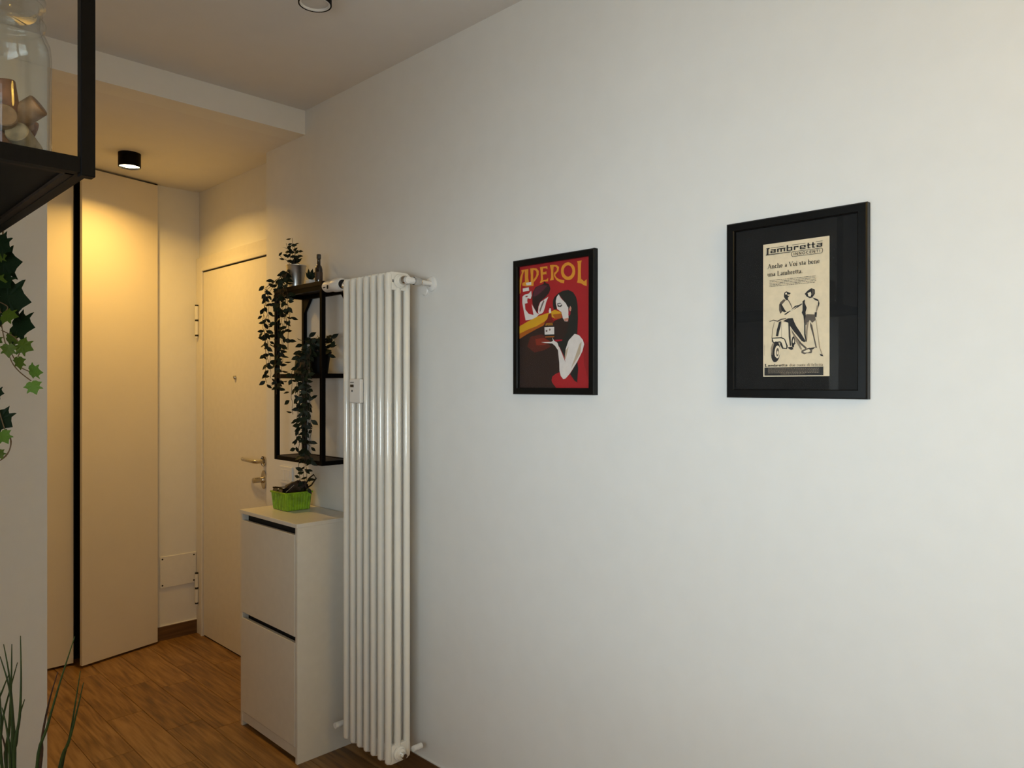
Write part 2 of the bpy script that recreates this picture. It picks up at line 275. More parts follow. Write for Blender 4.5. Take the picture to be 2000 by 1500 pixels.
SCOOTER_ART=[
('ink',[-27,39.5,-22,42.5,-16,39.5,-11,37.5,-13,34.5,-20,34.5,-18,31.5,-14,31.5,-18,26.5,-17,20.5,-22,21.5,-25,24.5,-28,30.5]),
('paper2',[-25,38.5,-21,39.5,-20,35.5,-24,34.5]),
('grey',[-40,11.5,-37,17.5,-28,24.5,-23,21.5,-30,14.5,-33,11.5,-34,1.5,-32,-5.5,-37,-10.5,-40,-1.5]),
('ink',[-28,-12.5,-20,-7.5,-15,-5.5,-8,-0.5,0,6.5,9,7.5,15,10.5,18,9.5,9,3.5,-1,-1.5,-13,-6.5,-23,-13.5]),
('paper2',[-13,-3.5,-5,-0.5,2,3.5,5,4.5,-3,-1.5,-11,-5.5]),
('ink',[-38,13.5,-34,13.5,-25,-2.5,-21,-6.5,-27,-7.5,-33,-3.5]),
('grey',[-18,20.5,-16,21.5,-10,10.5,-7,2.5,-8,1.5,-13,11.5]),
('ink',[-30,-28.5,-18,-22.5,-6,-22.5,-3,-30.5,2,-41.5,12,-56.5,18,-66.5,25,-78.5,22,-81.5,15,-77.5,5,-64.5,-5,-52.5,-13,-40.5,-18,-32.5]),
('ink',[-16,-32.5,-13,-40.5,-11,-73.5,-10,-88.5,-13,-88.5,-16,-65.5,-18,-45.5]),
('grey',[-11,-47.5,2,-66.5,15,-82.5,28,-94.5,25,-97.5,12,-85.5,-1,-70.5]),
('mid',[-10,-52.5,9,-79.5,17,-98.5,13,-98.5,2,-79.5]),
('grey',[15,-100.5,25,-96.5,35,-94.5,41,-101.5,39,-107.5,28,-107.5,22,-109.5,15,-106.5]),
('paper2',[19,-103.5,27,-99.5,33,-97.5,37,-102.5,31,-105.5,23,-105.5]),
('ink',[25,-96.5,49,-93.5,41,-99.5,35,-97.5]),
('ink',[-20,-91.5,-8,-90.5,-4,-96.5,-10,-98.5,-15,-95.5]),
('paper2',[-42,-32.5,-18,-32.5,-16,-48.5,-16,-91.5,-32,-93.5,-42,-67.5]),
('mid',[-52,-28.5,-51,-29.5,-55,-46.5,-57,-68.5,-59,-68.5,-57,-46.5]),
('mid',[-34,-31.5,-33,-31.5,-33,-69.5,-34,-69.5]),
('grey',[-17,-34.5,-16,-34.5,-14,-65.5,-16,-65.5]),
('ink',[-40,-29.5,-34,-28.5,-36,-41.5,-40,-54.5,-42,-64.5,-48,-63.5,-45,-47.5,-42,-37.5]),
('grey',[-64,-26.5,-54,-23.5,-44,-26.5,-35,-22.5,-22,-21.5,-22,-23.5,-34,-25.5,-43,-29.5,-54,-25.5,-64,-28.5]),
('ink',[-58,-67.5,-34,-66.5,-25,-71.5,-18,-88.5,-20,-95.5,-32,-94.5,-37,-85.5,-37,-79.5,-54,-80.5,-58,-76.5]),
('paper2',[-56,-69.5,-35,-69.5,-27,-72.5,-22,-87.5,-22,-93.5,-29,-92.5,-33,-80.5,-37,-76.5,-53,-78.5]),
('ink',[-37,-102.5,-38,-110.5,-40,-117.5,-43,-122.5,-46,-125.5,-50,-126.5,-54,-125.5,-57,-121.5,-59,-115.5,-60,-108.5,-60,-100.5,-59,-93.5,-57,-86.5,-54,-80.5,-51,-77.5,-47,-76.5,-43,-78.5,-40,-82.5,-38,-88.5,-37,-95.5]),
('paper2',[-37,-102.5,-38,-108.5,-40,-113.5,-42,-116.5,-45,-117.5,-47,-115.5,-50,-112.5,-51,-107.5,-51,-101.5,-50,-95.5,-48,-90.5,-46,-87.5,-43,-86.5,-40,-88.5,-38,-91.5,-37,-96.5]),
('grey',[-40,-103.5,-41,-108.5,-42,-111.5,-44,-112.5,-46,-111.5,-47,-107.5,-47,-102.5,-47,-97.5,-45,-93.5,-43,-92.5,-41,-94.5,-40,-98.5]),
('paper2',[-41,-103.5,-42,-107.5,-43,-108.5,-45,-107.5,-45,-103.5,-44,-100.5,-43,-98.5,-42,-100.5]),
('mid',[-61,-93.5,-57,-81.5,-52,-80.5,-56,-96.5,-57,-109.5,-58,-109.5]),
('ink',[0,-79.5,-1,-84.5,-3,-88.5,-4,-91.5,-6,-91.5,-8,-88.5,-9,-83.5,-9,-78.5,-8,-72.5,-7,-68.5,-5,-66.5,-3,-66.5,-2,-69.5,-1,-73.5]),
('paper2',[-2,-77.5,-3,-81.5,-4,-83.5,-5,-83.5,-6,-80.5,-6,-77.5,-5,-73.5,-4,-71.5,-3,-71.5,-3,-73.5]),
('ink',[-8,-81.5,2,-82.5,-3,-86.5,-3,-92.5,-7,-92.5]),
('ink',[23,32.5,30,39.5,39,44.5,47,40.5,47,30.5,41,22.5,35,21.5,28,25.5]),
('paper2',[30,33.5,37,36.5,39,30.5,37,24.5,32,26.5]),
('grey',[41,42.5,45,38.5,44,30.5,41,27.5]),
('ink',[18,15.5,24,19.5,23,11.5,28,-0.5,25,-10.5,27,-28.5,23,-41.5,22,-38.5,20,-18.5,16,-11.5,18,-5.5]),
('ink',[41,22.5,47,20.5,55,16.5,58,7.5,56,-0.5,54,2.5,55,12.5,47,16.5]),
('mid',[52,4.5,56,-0.5,51,-12.5,49,-11.5]),
('ink',[47,-12.5,52,-12.5,51,-23.5,46,-23.5]),
('grey',[27,-15.5,47,-17.5,49,-30.5,41,-36.5,35,-29.5,31,-37.5,25,-41.5,23,-28.5]),
('mid',[28,-35.5,33,-33.5,30,-54.5,29,-76.5,27,-76.5,26,-57.5]),
('ink',[22,-28.5,25,-41.5,25,-60.5,28,-78.5,26,-81.5,22,-63.5]),
('grey',[36,-34.5,41,-42.5,46,-68.5,52,-95.5,49,-95.5,43,-67.5,36,-43.5]),
('mid',[49,-30.5,50,-30.5,55,-65.5,59,-94.5,66,-114.5,64,-113.5,57,-93.5,54,-65.5]),
('ink',[58,-109.5,65,-111.5,67,-115.5,61,-114.5]),
]
IVY=[((-1.4061, 1.7918, 1.7639),(-1.3842, 1.7699, 1.7463),1,1.15),
((-1.4024, 1.822, 1.7371),(-1.3861, 1.8057, 1.7371),0,1),
((-1.3972, 1.8508, 1.7252),(-1.3618, 1.8154, 1.7348),1,1.15),
((-1.4064, 1.8091, 1.6882),(-1.3888, 1.7914, 1.6851),0,1),
((-1.3968, 1.8334, 1.6567),(-1.3527, 1.7893, 1.6546),1,1.15),
((-1.3995, 1.7852, 1.6133),(-1.3776, 1.7633, 1.6091),0,1),
((-1.4068, 1.8264, 1.6092),(-1.3905, 1.8101, 1.6008),1,1.15),
((-1.3746, 1.8282, 1.5964),(-1.3407, 1.7943, 1.5868),1,1.15),
((-1.3748, 1.7774, 1.5561),(-1.3527, 1.7554, 1.5478),0,1),
((-1.3848, 1.8214, 1.5722),(-1.3669, 1.8035, 1.5616),0,1),
((-1.39, 1.7757, 1.5555),(-1.3915, 1.7772, 1.5297),0,1),
((-1.3705, 1.7901, 1.5306),(-1.3675, 1.7871, 1.5054),0,1),
((-1.349, 1.8026, 1.5038),(-1.3294, 1.783, 1.4963),2,1),
((-1.3542, 1.7569, 1.4802),(-1.3439, 1.7466, 1.4573),2,1),
((-1.4013, 1.8379, 1.4095),(-1.3781, 1.8147, 1.3894),1,1.15),
((-1.4002, 1.7859, 1.3801),(-1.3922, 1.7779, 1.3553),2,1),
((-1.4009, 1.8205, 1.3387),(-1.3942, 1.8138, 1.322),0,1),
((-1.4017, 1.8553, 1.5708),(-1.3882, 1.8417, 1.5623),0,1),
((-1.405, 1.8076, 1.6934),(-1.3844, 1.787, 1.6726),1,1.15),
((-1.4028, 1.8394, 1.4592),(-1.3901, 1.8267, 1.4528),1,1.15),
]
IVYST=[[(-1.3991, 1.8257, 1.7958), (-1.3983, 1.825, 1.6748), (-1.3924, 1.8191, 1.5907), (-1.382, 1.8086, 1.5328), (-1.3701, 1.7967, 1.5044), (-1.35, 1.7767, 1.4813)],
[(-1.3931, 1.8198, 1.5854), (-1.373, 1.7997, 1.5697), (-1.3656, 1.7923, 1.5486), (-1.3693, 1.796, 1.5307)],
[(-1.379, 1.8057, 1.5381), (-1.3671, 1.7938, 1.5118), (-1.3537, 1.7804, 1.5013)],
[(-1.4013, 1.828, 1.6328), (-1.3916, 1.8183, 1.6201), (-1.3842, 1.8109, 1.6328), (-1.3953, 1.822, 1.6433)],
[(-1.4013, 1.828, 1.4434), (-1.3894, 1.8161, 1.3856), (-1.3805, 1.8072, 1.3646), (-1.382, 1.8086, 1.3383), (-1.3939, 1.8205, 1.3193)],
[(-1.3864, 1.8131, 1.3824), (-1.379, 1.8057, 1.3572), (-1.3849, 1.8116, 1.3299), (-1.3983, 1.825, 1.3151)],
[(-1.4102, 1.8369, 1.7947), (-1.4117, 1.8384, 1.5276), (-1.4028, 1.8295, 1.4098)]]
GRASS=[[(-1.4337, 1.4573, 1.0543), (-1.4331, 1.4567, 0.979), (-1.4349, 1.4585, 0.9191), (-1.441, 1.4646, 0.8336)],
[(-1.4314, 1.5964, 1.0055), (-1.4242, 1.5892, 0.9482), (-1.4196, 1.5847, 0.8743), (-1.4176, 1.5827, 0.7819)],
[(-1.4301, 1.5386, 1.0196), (-1.4308, 1.5393, 0.955), (-1.4333, 1.5418, 0.8743), (-1.4371, 1.5456, 0.8026)],
[(-1.4535, 1.5054, 1.0127), (-1.4424, 1.4944, 0.958), (-1.4387, 1.4907, 0.8928), (-1.4387, 1.4907, 0.8233)],
[(-1.409, 1.6023, 0.9648), (-1.4183, 1.6116, 0.9169), (-1.4276, 1.6209, 0.8653), (-1.4316, 1.6249, 0.8184), (-1.4342, 1.6275, 0.7716)],
[(-1.4094, 1.5462, 0.9142), (-1.4159, 1.5526, 0.8833), (-1.4197, 1.5565, 0.8378), (-1.4236, 1.5604, 0.7922)],
[(-1.4379, 1.5181, 0.9762), (-1.4466, 1.5268, 0.9453), (-1.4553, 1.5356, 0.91), (-1.4616, 1.5418, 0.8129)],
[(-1.4555, 1.4791, 0.9345), (-1.4494, 1.4731, 0.8935), (-1.4458, 1.4694, 0.8336)],
[(-1.4359, 1.601, 0.8512), (-1.4294, 1.5945, 0.8189), (-1.4281, 1.5932, 0.7819)],
[(-1.3731, 1.4816, 0.9711), (-1.3839, 1.4923, 0.9191), (-1.3927, 1.5012, 0.8564), (-1.3953, 1.5038, 0.8026)],
[(-1.3638, 1.4157, 1.0466), (-1.381, 1.4329, 0.971), (-1.397, 1.4489, 0.8928), (-1.4093, 1.4612, 0.8233)],
[(-1.3274, 1.5208, 0.9498), (-1.3347, 1.5281, 0.8841), (-1.3414, 1.5347, 0.8278), (-1.352, 1.5453, 0.7716)],
[(-1.3354, 1.4722, 0.9443), (-1.3438, 1.4805, 0.8924), (-1.3541, 1.4908, 0.8378), (-1.3657, 1.5024, 0.7922)],
[(-1.4516, 1.5318, 0.9718), (-1.4479, 1.5281, 0.9012), (-1.4466, 1.5268, 0.8129)],
[(-1.47, 1.4936, 1.0132), (-1.4664, 1.49, 0.9191), (-1.4615, 1.4851, 0.8336)]]
GC=(-1.4162,1.5247)

# ================================================================== ROOM SHELL
ZC, ZH = 2.723, 2.614          # room ceiling, hall ceiling
YS, YB = 3.066, 4.445          # lintel face, hall end wall
struct('wall_right', boxes((0, .2, -2.3, 3.44, -.02, ZC+.02)), M['wall'])
struct('wall_door_side', boxes((.08, .2, 3.44, 4.6, -.02, ZH+.02)), M['wall'])
struct('wall_back', boxes((-.165, .2, YB, YB+.15, -.02, ZH), (-2.1, -1.9, 3.3, 5.1, -.02, ZH), (-2.1, .08, 5.05, 5.1, -.02, ZH), (-.165, -.12, YB+.15, 5.05, 0, ZH)), M['wall'])
struct('wall_partition', boxes((-2.65, -1.025, YS, YS+.12, -.02, ZH+.0005)), M['wall'])
struct('wall_lintel', boxes((-2.65, -.0005, YS, YS+.12, ZH-.0005, ZC)), M['wall'])
struct('wall_kitchen', boxes((-1.84, -1.73, 1.38, YS, -.02, ZC)), M['wall'])
struct('wall_left', boxes((-2.65, -2.25, -2.3, -.85, -.02, ZC), (-2.65, -2.25, 1.25, YS, -.02, ZC), (-2.65, -2.25, -.85, 1.25, -.02, 1.08), (-2.65, -2.25, -.85, 1.25, 1.76, ZC)), M['wall'])
struct('wall_front', boxes((-2.65, -2.2, -2.5, -2.3, -.02, ZC+.02), (-1.84, .2, -2.5, -2.3, -.02, ZC+.02), (-2.2, -1.84, -2.5, -2.3, -.02, .86), (-2.2, -1.84, -2.5, -2.3, 2.66, ZC+.02)), M['wall'])
struct('ceiling', boxes((-2.65, .2, -2.5, YS+.12, ZC, ZC+.1), (-2.1, .2, YS+.12, 5.1, ZH, ZH+.1)), M['ceil'])
# window in the far side of the room
wn = bpy.data.objects.new('window_1', None); COL.objects.link(wn); wn.location = (-2.60, .2, 1.08); wn['kind'] = 'structure'
for q in ((-.85, -.80, 1.08, 1.76), (1.20, 1.25, 1.08, 1.76), (-.80, 1.20, 1.08, 1.13), (-.80, 1.20, 1.71, 1.76), (.175, .225, 1.13, 1.71)): boxes((-2.64, -2.58)+q).build('window_frame', M['plastic'], wn)
for y0, y1 in ((-.80, .175), (.225, 1.20)): boxes((-2.612, -2.608, y0, y1, 1.13, 1.71)).build('pane', M['pane'], wn)
w2 = bpy.data.objects.new('added_window', None); COL.objects.link(w2); w2.location = (-2.02, -2.4, .86); w2['kind'] = 'structure'  # unseen narrow window, added for the tall radiator highlights
for q in ((-2.2, -2.16, -2.43, -2.37, .86, 2.66), (-1.88, -1.84, -2.43, -2.37, .86, 2.66), (-2.16, -1.88, -2.43, -2.37, .86, .90), (-2.16, -1.88, -2.43, -2.37, 2.62, 2.66)): boxes(q).build('window_frame', M['plastic'], w2)
boxes((-2.16, -1.88, -2.402, -2.398, .90, 2.62)).build('pane', M['pane'], w2)
vb = thing('slat_baffle', 'unseen brown slatted blind added behind the viewer to narrow the daylight', 'blind', (-2.5, .2, 1.74))  # added unseen slats that cut steep daylight off the upper and lower wall
boxes((-2.53, -2.47, -.79, 1.19, 1.735, 1.758)).build('head_rail', M['warmlit_board'], vb)
slat_me = boxes((-.0195, .0195, -.99, .99, -.0012, .0012)).mesh('slat', mat('baffle_slat', (.20, .13, .08), .6))
for k in range(13): o = link('slat', slat_me, vb); o.location = (-2.5, .2, 1.105+k*.05)
# floor: planks 153 mm x 610 mm on a dark bed
fl = struct('floor', boxes((-2.65, .2, -2.5, 5.1, -.06, -.006)), M['grout'])
PW, PL, G = .1533, .61, .0016
pm = MB(); pm.box(-PW/2+G/2, PW/2-G/2, -PL/2+G/2, PL/2-G/2, -.008, 0)
plank_me = pm.mesh('plank', M['plank'], bevel=.0008, seg=1)
X0 = -.690; colphase = {-1: 3.19, 0: 3.55, 1: 3.275, 2: 3.755, 3: 3.975, 4: 3.865}
rest = MB(); nplank = 0
for i in range(-13, 6):
    xc = X0 + (i+.5)*PW
    ph = colphase.get(i, 3.2 + (i*.37) % .61)
    for j in range(-10, 4):
        yc = ph + (j+.5)*PL
        if yc < -2.3 or yc > 5.0 or (i == 5 and yc < 3.4): continue
        if xc > -1.75 and yc > .9 and xc < .08 and nplank < 290:
            o = link('plank', plank_me, fl); o.location = (xc, yc, 0); nplank += 1
        else:
            rest.box(xc-PW/2+G/2, xc+PW/2-G/2, yc-PL/2+G/2, yc+PL/2-G/2, -.008, 0)
tag(rest.build('plank_field', M['plank'], fl), kind='stuff')
# skirting boards (with the pale sealant line on top)
def skirt(name, b, cap, m):
    o = struct(name, boxes(b), m, bevel=.0015); boxes(cap).build('sealant_line', M['plastic'], o); return o
skirt('baseboard_back', (-.165, .079, YB-.01, YB, 0, .08), (-.165, .079, YB-.007, YB, .08, .0835), M['skirt'])
skirt('baseboard_right', (-.01, 0, -2.3, 3.44, 0, .08), (-.007, 0, -2.3, 3.44, .08, .0835), M['skirty'])

# entrance door in the recess
dr = bpy.data.objects.new('door_1', None); COL.objects.link(dr); dr.location = (.08, 3.93, 0); dr['kind'] = 'structure'
boxes((.062, .085, 4.352, 4.444, 0, 2.218), (.062, .085, 3.442, 3.515, 0, 2.218), (.062, .085, 3.515, 4.352, 2.135, 2.218),
      (.055, .064, 4.352, 4.372, 0, 2.15), (.055, .064, 3.515, 4.352, 2.135, 2.155)).build('door_frame', M['door'], dr, bevel=.0015)
lf = boxes((.066, .082, 3.518, 4.349, .008, 2.128)).build('door_leaf', M['door'], dr, bevel=.0012)
boxes((.0655, .0665, 3.515, 4.352, 2.128, 2.135)).build('shadow_gap', M['dark'], dr)
boxes((.070, .084, 3.52, 4.348, 0, .008)).build('bottom_shade_strip', M['dark'], dr)  # solid dark strip standing in for the shade under the leaf
for zc in (1.852, .273):
    h = MB()
    for k in range(2): h.tube([(.052, 4.414, zc-.086+k*.09), (.052, 4.414, zc-.086+k*.09+.078)], .010, 12)
    h.tube([(.052, 4.414, zc-.105), (.052, 4.414, zc-.095)], .007, 12)
    hg = h.build('hinge', M['plastic'], dr, smooth=True)
    r = MB()
    for z in (zc-.091, zc-.002, zc+.086): r.tube([(.052, 4.414, z-.004), (.052, 4.414, z+.004)], .0095, 12)
    r.build('hinge_ring', M['dark'], hg, smooth=True)
hd = MB(); hd.lathe([(0, 0), (.024, 0), (.026, -.004), (.026, -.009)], (.062, 3.585, 1.08), 20, (1, 0, 0)).tube([(.062, 3.585, 1.08), (.018, 3.585, 1.08), (.010, 3.60, 1.081), (.008, 3.64, 1.082), (.010, 3.72, 1.083), (.022, 3.755, 1.084)], [.011, .010, .010, .0095, .009, .007], 10)
hd.build('door_handle', M['steel'], dr, smooth=True)
kb = MB(); kb.lathe([(0, -.018), (.012, -.018), (.018, -.008), (.018, 0)], (.064, 3.588, .985), 20, (1, 0, 0)).lathe([(0, 0), (.014, .004), (.014, .05)], (.0, 3.59, .985), 14, (1, 0, 0))
kb.build('lock_knob', M['steel'], dr, smooth=True)
MB().prism([(.064, 3.588+.026*math.cos(2*PI*k/24), .985+.048*math.sin(2*PI*k/24)) for k in range(24)], (-.008, 0, 0)).build('lock_rosette', M['steel'], dr, bevel=.002)
MB().lathe([(0, -.008), (.009, -.008), (.012, -.003), (.012, .004)], (.064, 3.927, 1.511), 16, (1, 0, 0)).build('peephole', M['steel'], dr, smooth=True)

# inspection hatch on the end wall
ht = thing('wall_hatch', 'white rectangular inspection plate with four screws low on the end wall', 'hatch', (-.043, YB, .39))
boxes((-.146, .059, YB-.006, YB, .300, .481)).build('plate', M['plastic'], ht, bevel=.002)
for x, z in ((-.133, .315), (.046, .315), (-.133, .466), (.046, .466)): MB().lathe([(0, 0), (.004, .0003), (.005, .001)], (x, YB-.0075, z), 10, (0, 1, 0)).build('screw', M['dark'], ht)

# wardrobe: closed leaf on the left, right leaf standing ajar
wd = thing('wardrobe', 'tall cream fitted wardrobe with one door ajar at the end of the hall', 'wardrobe', (-1.0, 4.40, 0))
boxes((-1.88, -.17, 5.0, 5.03, .01, ZH-.004), (-1.88, -.17, 4.47, 5.0, .001, .02), (-.19, -.17, 4.47, 5.0, .02, ZH-.02), (-1.88, -1.86, 4.41, 5.0, .02, ZH-.02), (-.61, -.59, 4.41, 5.0, .02, ZH-.02), (-1.88, -.17, 4.41, 5.0, ZH-.02, ZH-.004)).build('carcass', M['dark'], wd)  # near-black interior, shade behind the ajar door put into its colour
boxes((-1.03, -.603, 4.380, 4.40, .012, ZH-.012)).build('door', M['panel'], wd, bevel=.001)
boxes((-1.46, -1.033, 4.380, 4.40, .012, ZH-.012)).build('door', M['panel'], wd, bevel=.001)
boxes((-1.88, -1.463, 4.380, 4.40, .012, ZH-.012)).build('door', M['panel'], wd, bevel=.001)
md = MB(); md.T = Matrix.Translation((-.172, 4.402, 0)) @ Matrix.Rotation(math.radians(14.3), 4, 'Z'); md.box(-.426, 0, 0, .02, .012, ZH-.012)
md.build('door', M['panel'], wd, bevel=.001)['label'] = 'wardrobe door standing ajar'

# ================================================================== CEILING SPOTS
def spot(x, y, z, label, on, power=0):
    t = thing('ceiling_spotlight', label, 'ceiling light', (x, y, z), None)
    MB().lathe([(0, z), (.051, z), (.051, z-.067), (.0485, z-.068), (.047, z-.067), (.047, z-.060)], (x, y, 0), 40).build('housing', M['black'], t, smooth=True)
    MB().lathe([(0, z-.0605), (.040, z-.0605), (.0468, z-.059)], (x, y, 0), 40).build('diffuser', M['lampon' if on else 'lampwhite'], t, smooth=True)
    if not on: MB().lathe([(.0465, z-.0600), (.0465, z-.0665), (.0425, z-.0665), (.0415, z-.0600)], (x, y, 0), 40).build('reflector_ring', M['plastic'], t, smooth=True)
    if on:
        l = area('bulb_light', (x, y, z-.0695), (0, 0, 0), .085, .085, power, WARM, 'DISK', SPREAD); l.parent = t; l.matrix_parent_inverse = root_inv(t)
spot(-.472, 3.932, ZH, 'black cylinder ceiling spotlight glowing warm in the hall', True, HALL)
spot(-.530, 2.067, ZC, 'black cylinder ceiling spotlight switched off near the radiator', False)
gl = thing('globe_lamp', 'round opal globe lamp glowing warm on a short stem behind the viewer', 'ceiling light', (ROOMX, ROOMY, ZC))
MB().lathe([(0, ZC), (.06, ZC), (.058, ZC-.02), (.012, ZC-.024), (.009, ZC-.26), (.05, ZC-.265), (.05, ZC-.285), (0, ZC-.285)], (ROOMX, ROOMY, 0), 32).build('stem', M['black'], gl, smooth=True)
MB().lathe([(.12*math.sin(PI*k/20), ZC-.39-.12*math.cos(PI*k/20)) for k in range(21)], (ROOMX, ROOMY, 0), 36).build('globe', mat('opal_globe', (.9, .85, .75), .4, emit=WARM2, estr=ROOML), gl, smooth='all')

# ================================================================== RADIATOR
rd = thing('column_radiator', 'tall white column radiator with seven sections beside the shoe cabinet', 'radiator', (-.12, 2.33, .11))
XC = (-.163, -.1225, -.082); RT = .0127; ZB, ZT = .11, 1.879
tb = MB(); tb.lathe([(0, ZB+.001), (RT*.6, ZB+.0035), (RT*.9, ZB+.008), (RT, ZB+.013), (RT, ZT-.013), (RT*.9, ZT-.008), (RT*.6, ZT-.0035), (0, ZT-.001)], (0, 0, 0), 16)
tube_me = tb.mesh('tube', M['rad'], smooth=True)
def header(zc, sgn):
    m = MB(); pts = []
    x0, x1 = XC[0]-RT*.8, XC[2]+RT*.8; h = .0325; r = .020
    for cx, cz, a0 in ((x1-r, h-r, 0), (x0+r, h-r, PI/2), (x0+.012, -h+.012, PI), (x1-.012, -h+.012, 3*PI/2)):
        rr = r if cz > 0 else .012
        for k in range(6):
            a = a0 + k*PI/10; pts.append((cx+rr*math.cos(a), -.0098, zc+sgn*(cz+rr*math.sin(a))))
    m.prism(pts, (0, .0196, 0)); return m
hm = header(ZT-.033, 1); hb = header(ZB+.033, -1)
head_me = hm.mesh('header_top', M['rad'], bevel=.004, seg=3, smooth=True); foot_me = hb.mesh('header_bottom', M['rad'], bevel=.004, seg=3, smooth=True)
bs = MB(); bs.lathe([(0, -.0226), (.021, -.0226), (.021, .0226), (0, .0226)], (-.1225, 0, 0), 20, (0, 1, 0))
boss_me = bs.mesh('boss', M['rad'], smooth=True)
for k in range(7):
    yc = 2.194 + k*.045
    s = link('section', head_me, rd); s.location = (0, yc, 0)
    for nm, me, z in (('section_foot', foot_me, 0), ('boss', boss_me, ZT-.033), ('boss', boss_me, ZB+.033)): o = link(nm, me, s); o.location = (0, yc, z)
    for x in XC: o = link('tube', tube_me, s); o.location = (x, yc, 0)
for z, rr in ((ZT-.033, .025), (ZB+.033, .025)):
    m = MB(); m.lathe([(rr, 2.1825), (rr, 2.176), (rr-.005, 2.173), (rr-.006, 2.168), (rr-.010, 2.166), (0, 2.166)], (-.1225, 0, z), 24, (0, 1, 0))
    m.build('end_plug', M['rad'], rd, smooth=True)
MB().lathe([(.011, 2.167), (.012, 2.150), (.009, 2.148), (0, 2.148)], (-.1225, 0, ZB+.033), 6, (0, 1, 0)).build('bleed_nut', M['chrome'], rd)
MB().lathe([(.013, 2.168), (.016, 2.160), (.016, 2.145), (.012, 2.140)], (-.1225, 0, ZT-.033), 16, (0, 1, 0)).lathe([(.0145, 0), (.0145, .016), (.0125, .018), (.0125, .028), (.0135, .030)], (-.092, 2.138, ZT-.033), 16, (1, 0, 0)).build('valve_nut', M['chrome'], rd, smooth=True)
MB().tube([(-.1225, 2.150, ZT-.033), (-.1225, 2.128, ZT-.033)], .0125, 18).lathe([(0, -.002), (.011, 0), (.0125, .004), (.0125, .036), (.011, .040)], (-.130, 2.138, ZT-.033), 20, (1, 0, 0)).build('valve_body', M['plastic'], rd, smooth=True)
MB().tube([(-.07, 2.138, ZT-.033), (-.028, 2.142, ZT-.034), (0.0, 2.145, ZT-.035)], .0085, 16).build('supply_pipe', M['plastic'], rd, smooth=True)
es = MB(); es.lathe([(.010, -.010), (.022, -.010), (.027, -.006), (.028, 0)], (0, 2.148, ZT-.035), 26, (1, 0, 0)).lathe([(0, -.008), (.016, -.008), (.020, -.004), (.020, 0)], (0, 2.185, ZT-.055), 22, (1, 0, 0))
es.build('escutcheon', M['plastic'], rd, smooth=True)
tv = thing_head = MB(); tv.lathe([(0, 2.6515), (.014, 2.651), (.0195, 2.648), (.022, 2.642), (.0228, 2.634), (.023, 2.592), (.0245, 2.588), (.0265, 2.575), (.0265, 2.538), (.023, 2.528), (0, 2.527)], (-.143, 0, 1.866), 24, (0, 1, 0))
tvo = tv.build('thermostatic_head', M['plastic'], rd, smooth=True)
boxes((-.1715, -.168, 2.59, 2.596, 1.852, 1.866)).build('scale_mark', M['dark'], tvo); boxes((-.1675, -.1645, 2.616, 2.63, 1.858, 1.862)).build('scale_mark', M['dark'], tvo)
MB().lathe([(.015, 2.520), (.015, 2.508), (.012, 2.506), (.012, 2.486)], (-.140, 0, 1.862), 18, (0, 1, 0)).build('valve_collar', M['chrome'], rd, smooth=True)
MB().tube([(-.143, 2.529, 1.866), (-.143, 2.521, 1.866)], .0175, 20).build('collar_ring', M['dark'], rd, smooth=True)
al = boxes((-.192, -.1765, 2.330, 2.402, 1.404, 1.494)).build('heat_meter', M['plastic'], rd, bevel=.004)
boxes((-.1932, -.1915, 2.372, 2.394, 1.463, 1.473)).build('display', M['lcd'], al); boxes((-.1932, -.1915, 2.379, 2.385, 1.446, 1.453)).build('button', M['lcd'], al)
boxes((-.1926, -.1915, 2.371, 2.395, 1.479, 1.483)).build('print_mark', mat('grey_mark', (.25, .25, .24), .6), al)
boxes((-.1775, -.155, 2.345, 2.387, 1.41, 1.488)).build('meter_base', M['plastic'], al)
boxes((-.153, -.146, 2.1832, 2.1846, 1.840, 1.850)).build('type_plate', mat('grey_badge', (.2, .2, .19), .5), rd)
MB().tube([(-.078, 2.160, .150), (-.040, 2.160, .150)], .0105, 16).build('wall_bracket', M['plastic'], rd, smooth=True)
MB().tube([(-.1225, 2.487, .143), (-.1225, 2.535, .143)], .011, 14).tube([(-.178, 2.524, .148), (-.10, 2.524, .148)], .0115, 16).tube([(-.10, 2.524, .148), (0, 2.524, .148)], .008, 16).build('return_valve', M['plastic'], rd, smooth=True)

# ================================================================== SHOE CABINET
cb = thing('shoe_cabinet', 'narrow white two-flap shoe cabinet standing between radiator and door', 'cabinet', (-.15, 2.863, 0))
CX0, CX1, CY0, CY1, CH = -.288, -.012, 2.619, 3.107, .932
for y0, y1 in ((CY0, CY0+.016), (CY1-.016, CY1)): boxes((CX0+.002, CX1, y0, y1, 0, CH-.016)).build('side_panel', M['white'], cb, bevel=.0012)
boxes((CX0-.002, CX1, CY0-.002, CY1+.002, CH-.016, CH)).build('top_panel', M['white'], cb, bevel=.0015)
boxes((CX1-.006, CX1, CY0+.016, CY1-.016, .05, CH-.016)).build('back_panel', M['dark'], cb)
boxes((CX0+.004, CX0+.02, CY0+.016, CY1-.016, .022, .060)).build('plinth', M['white'], cb)
for z0, z1 in ((.064, .468), (.492, .888)):
    boxes((CX0, CX0+.016, CY0+.018, CY1-.018, z0, z1)).build('flap', M['white'], cb, bevel=.0012)
boxes((CX0+.03, CX0+.04, CY0+.016, CY1-.016, .06, CH-.016)).build('inner_shadow_board', M['dark'], cb)

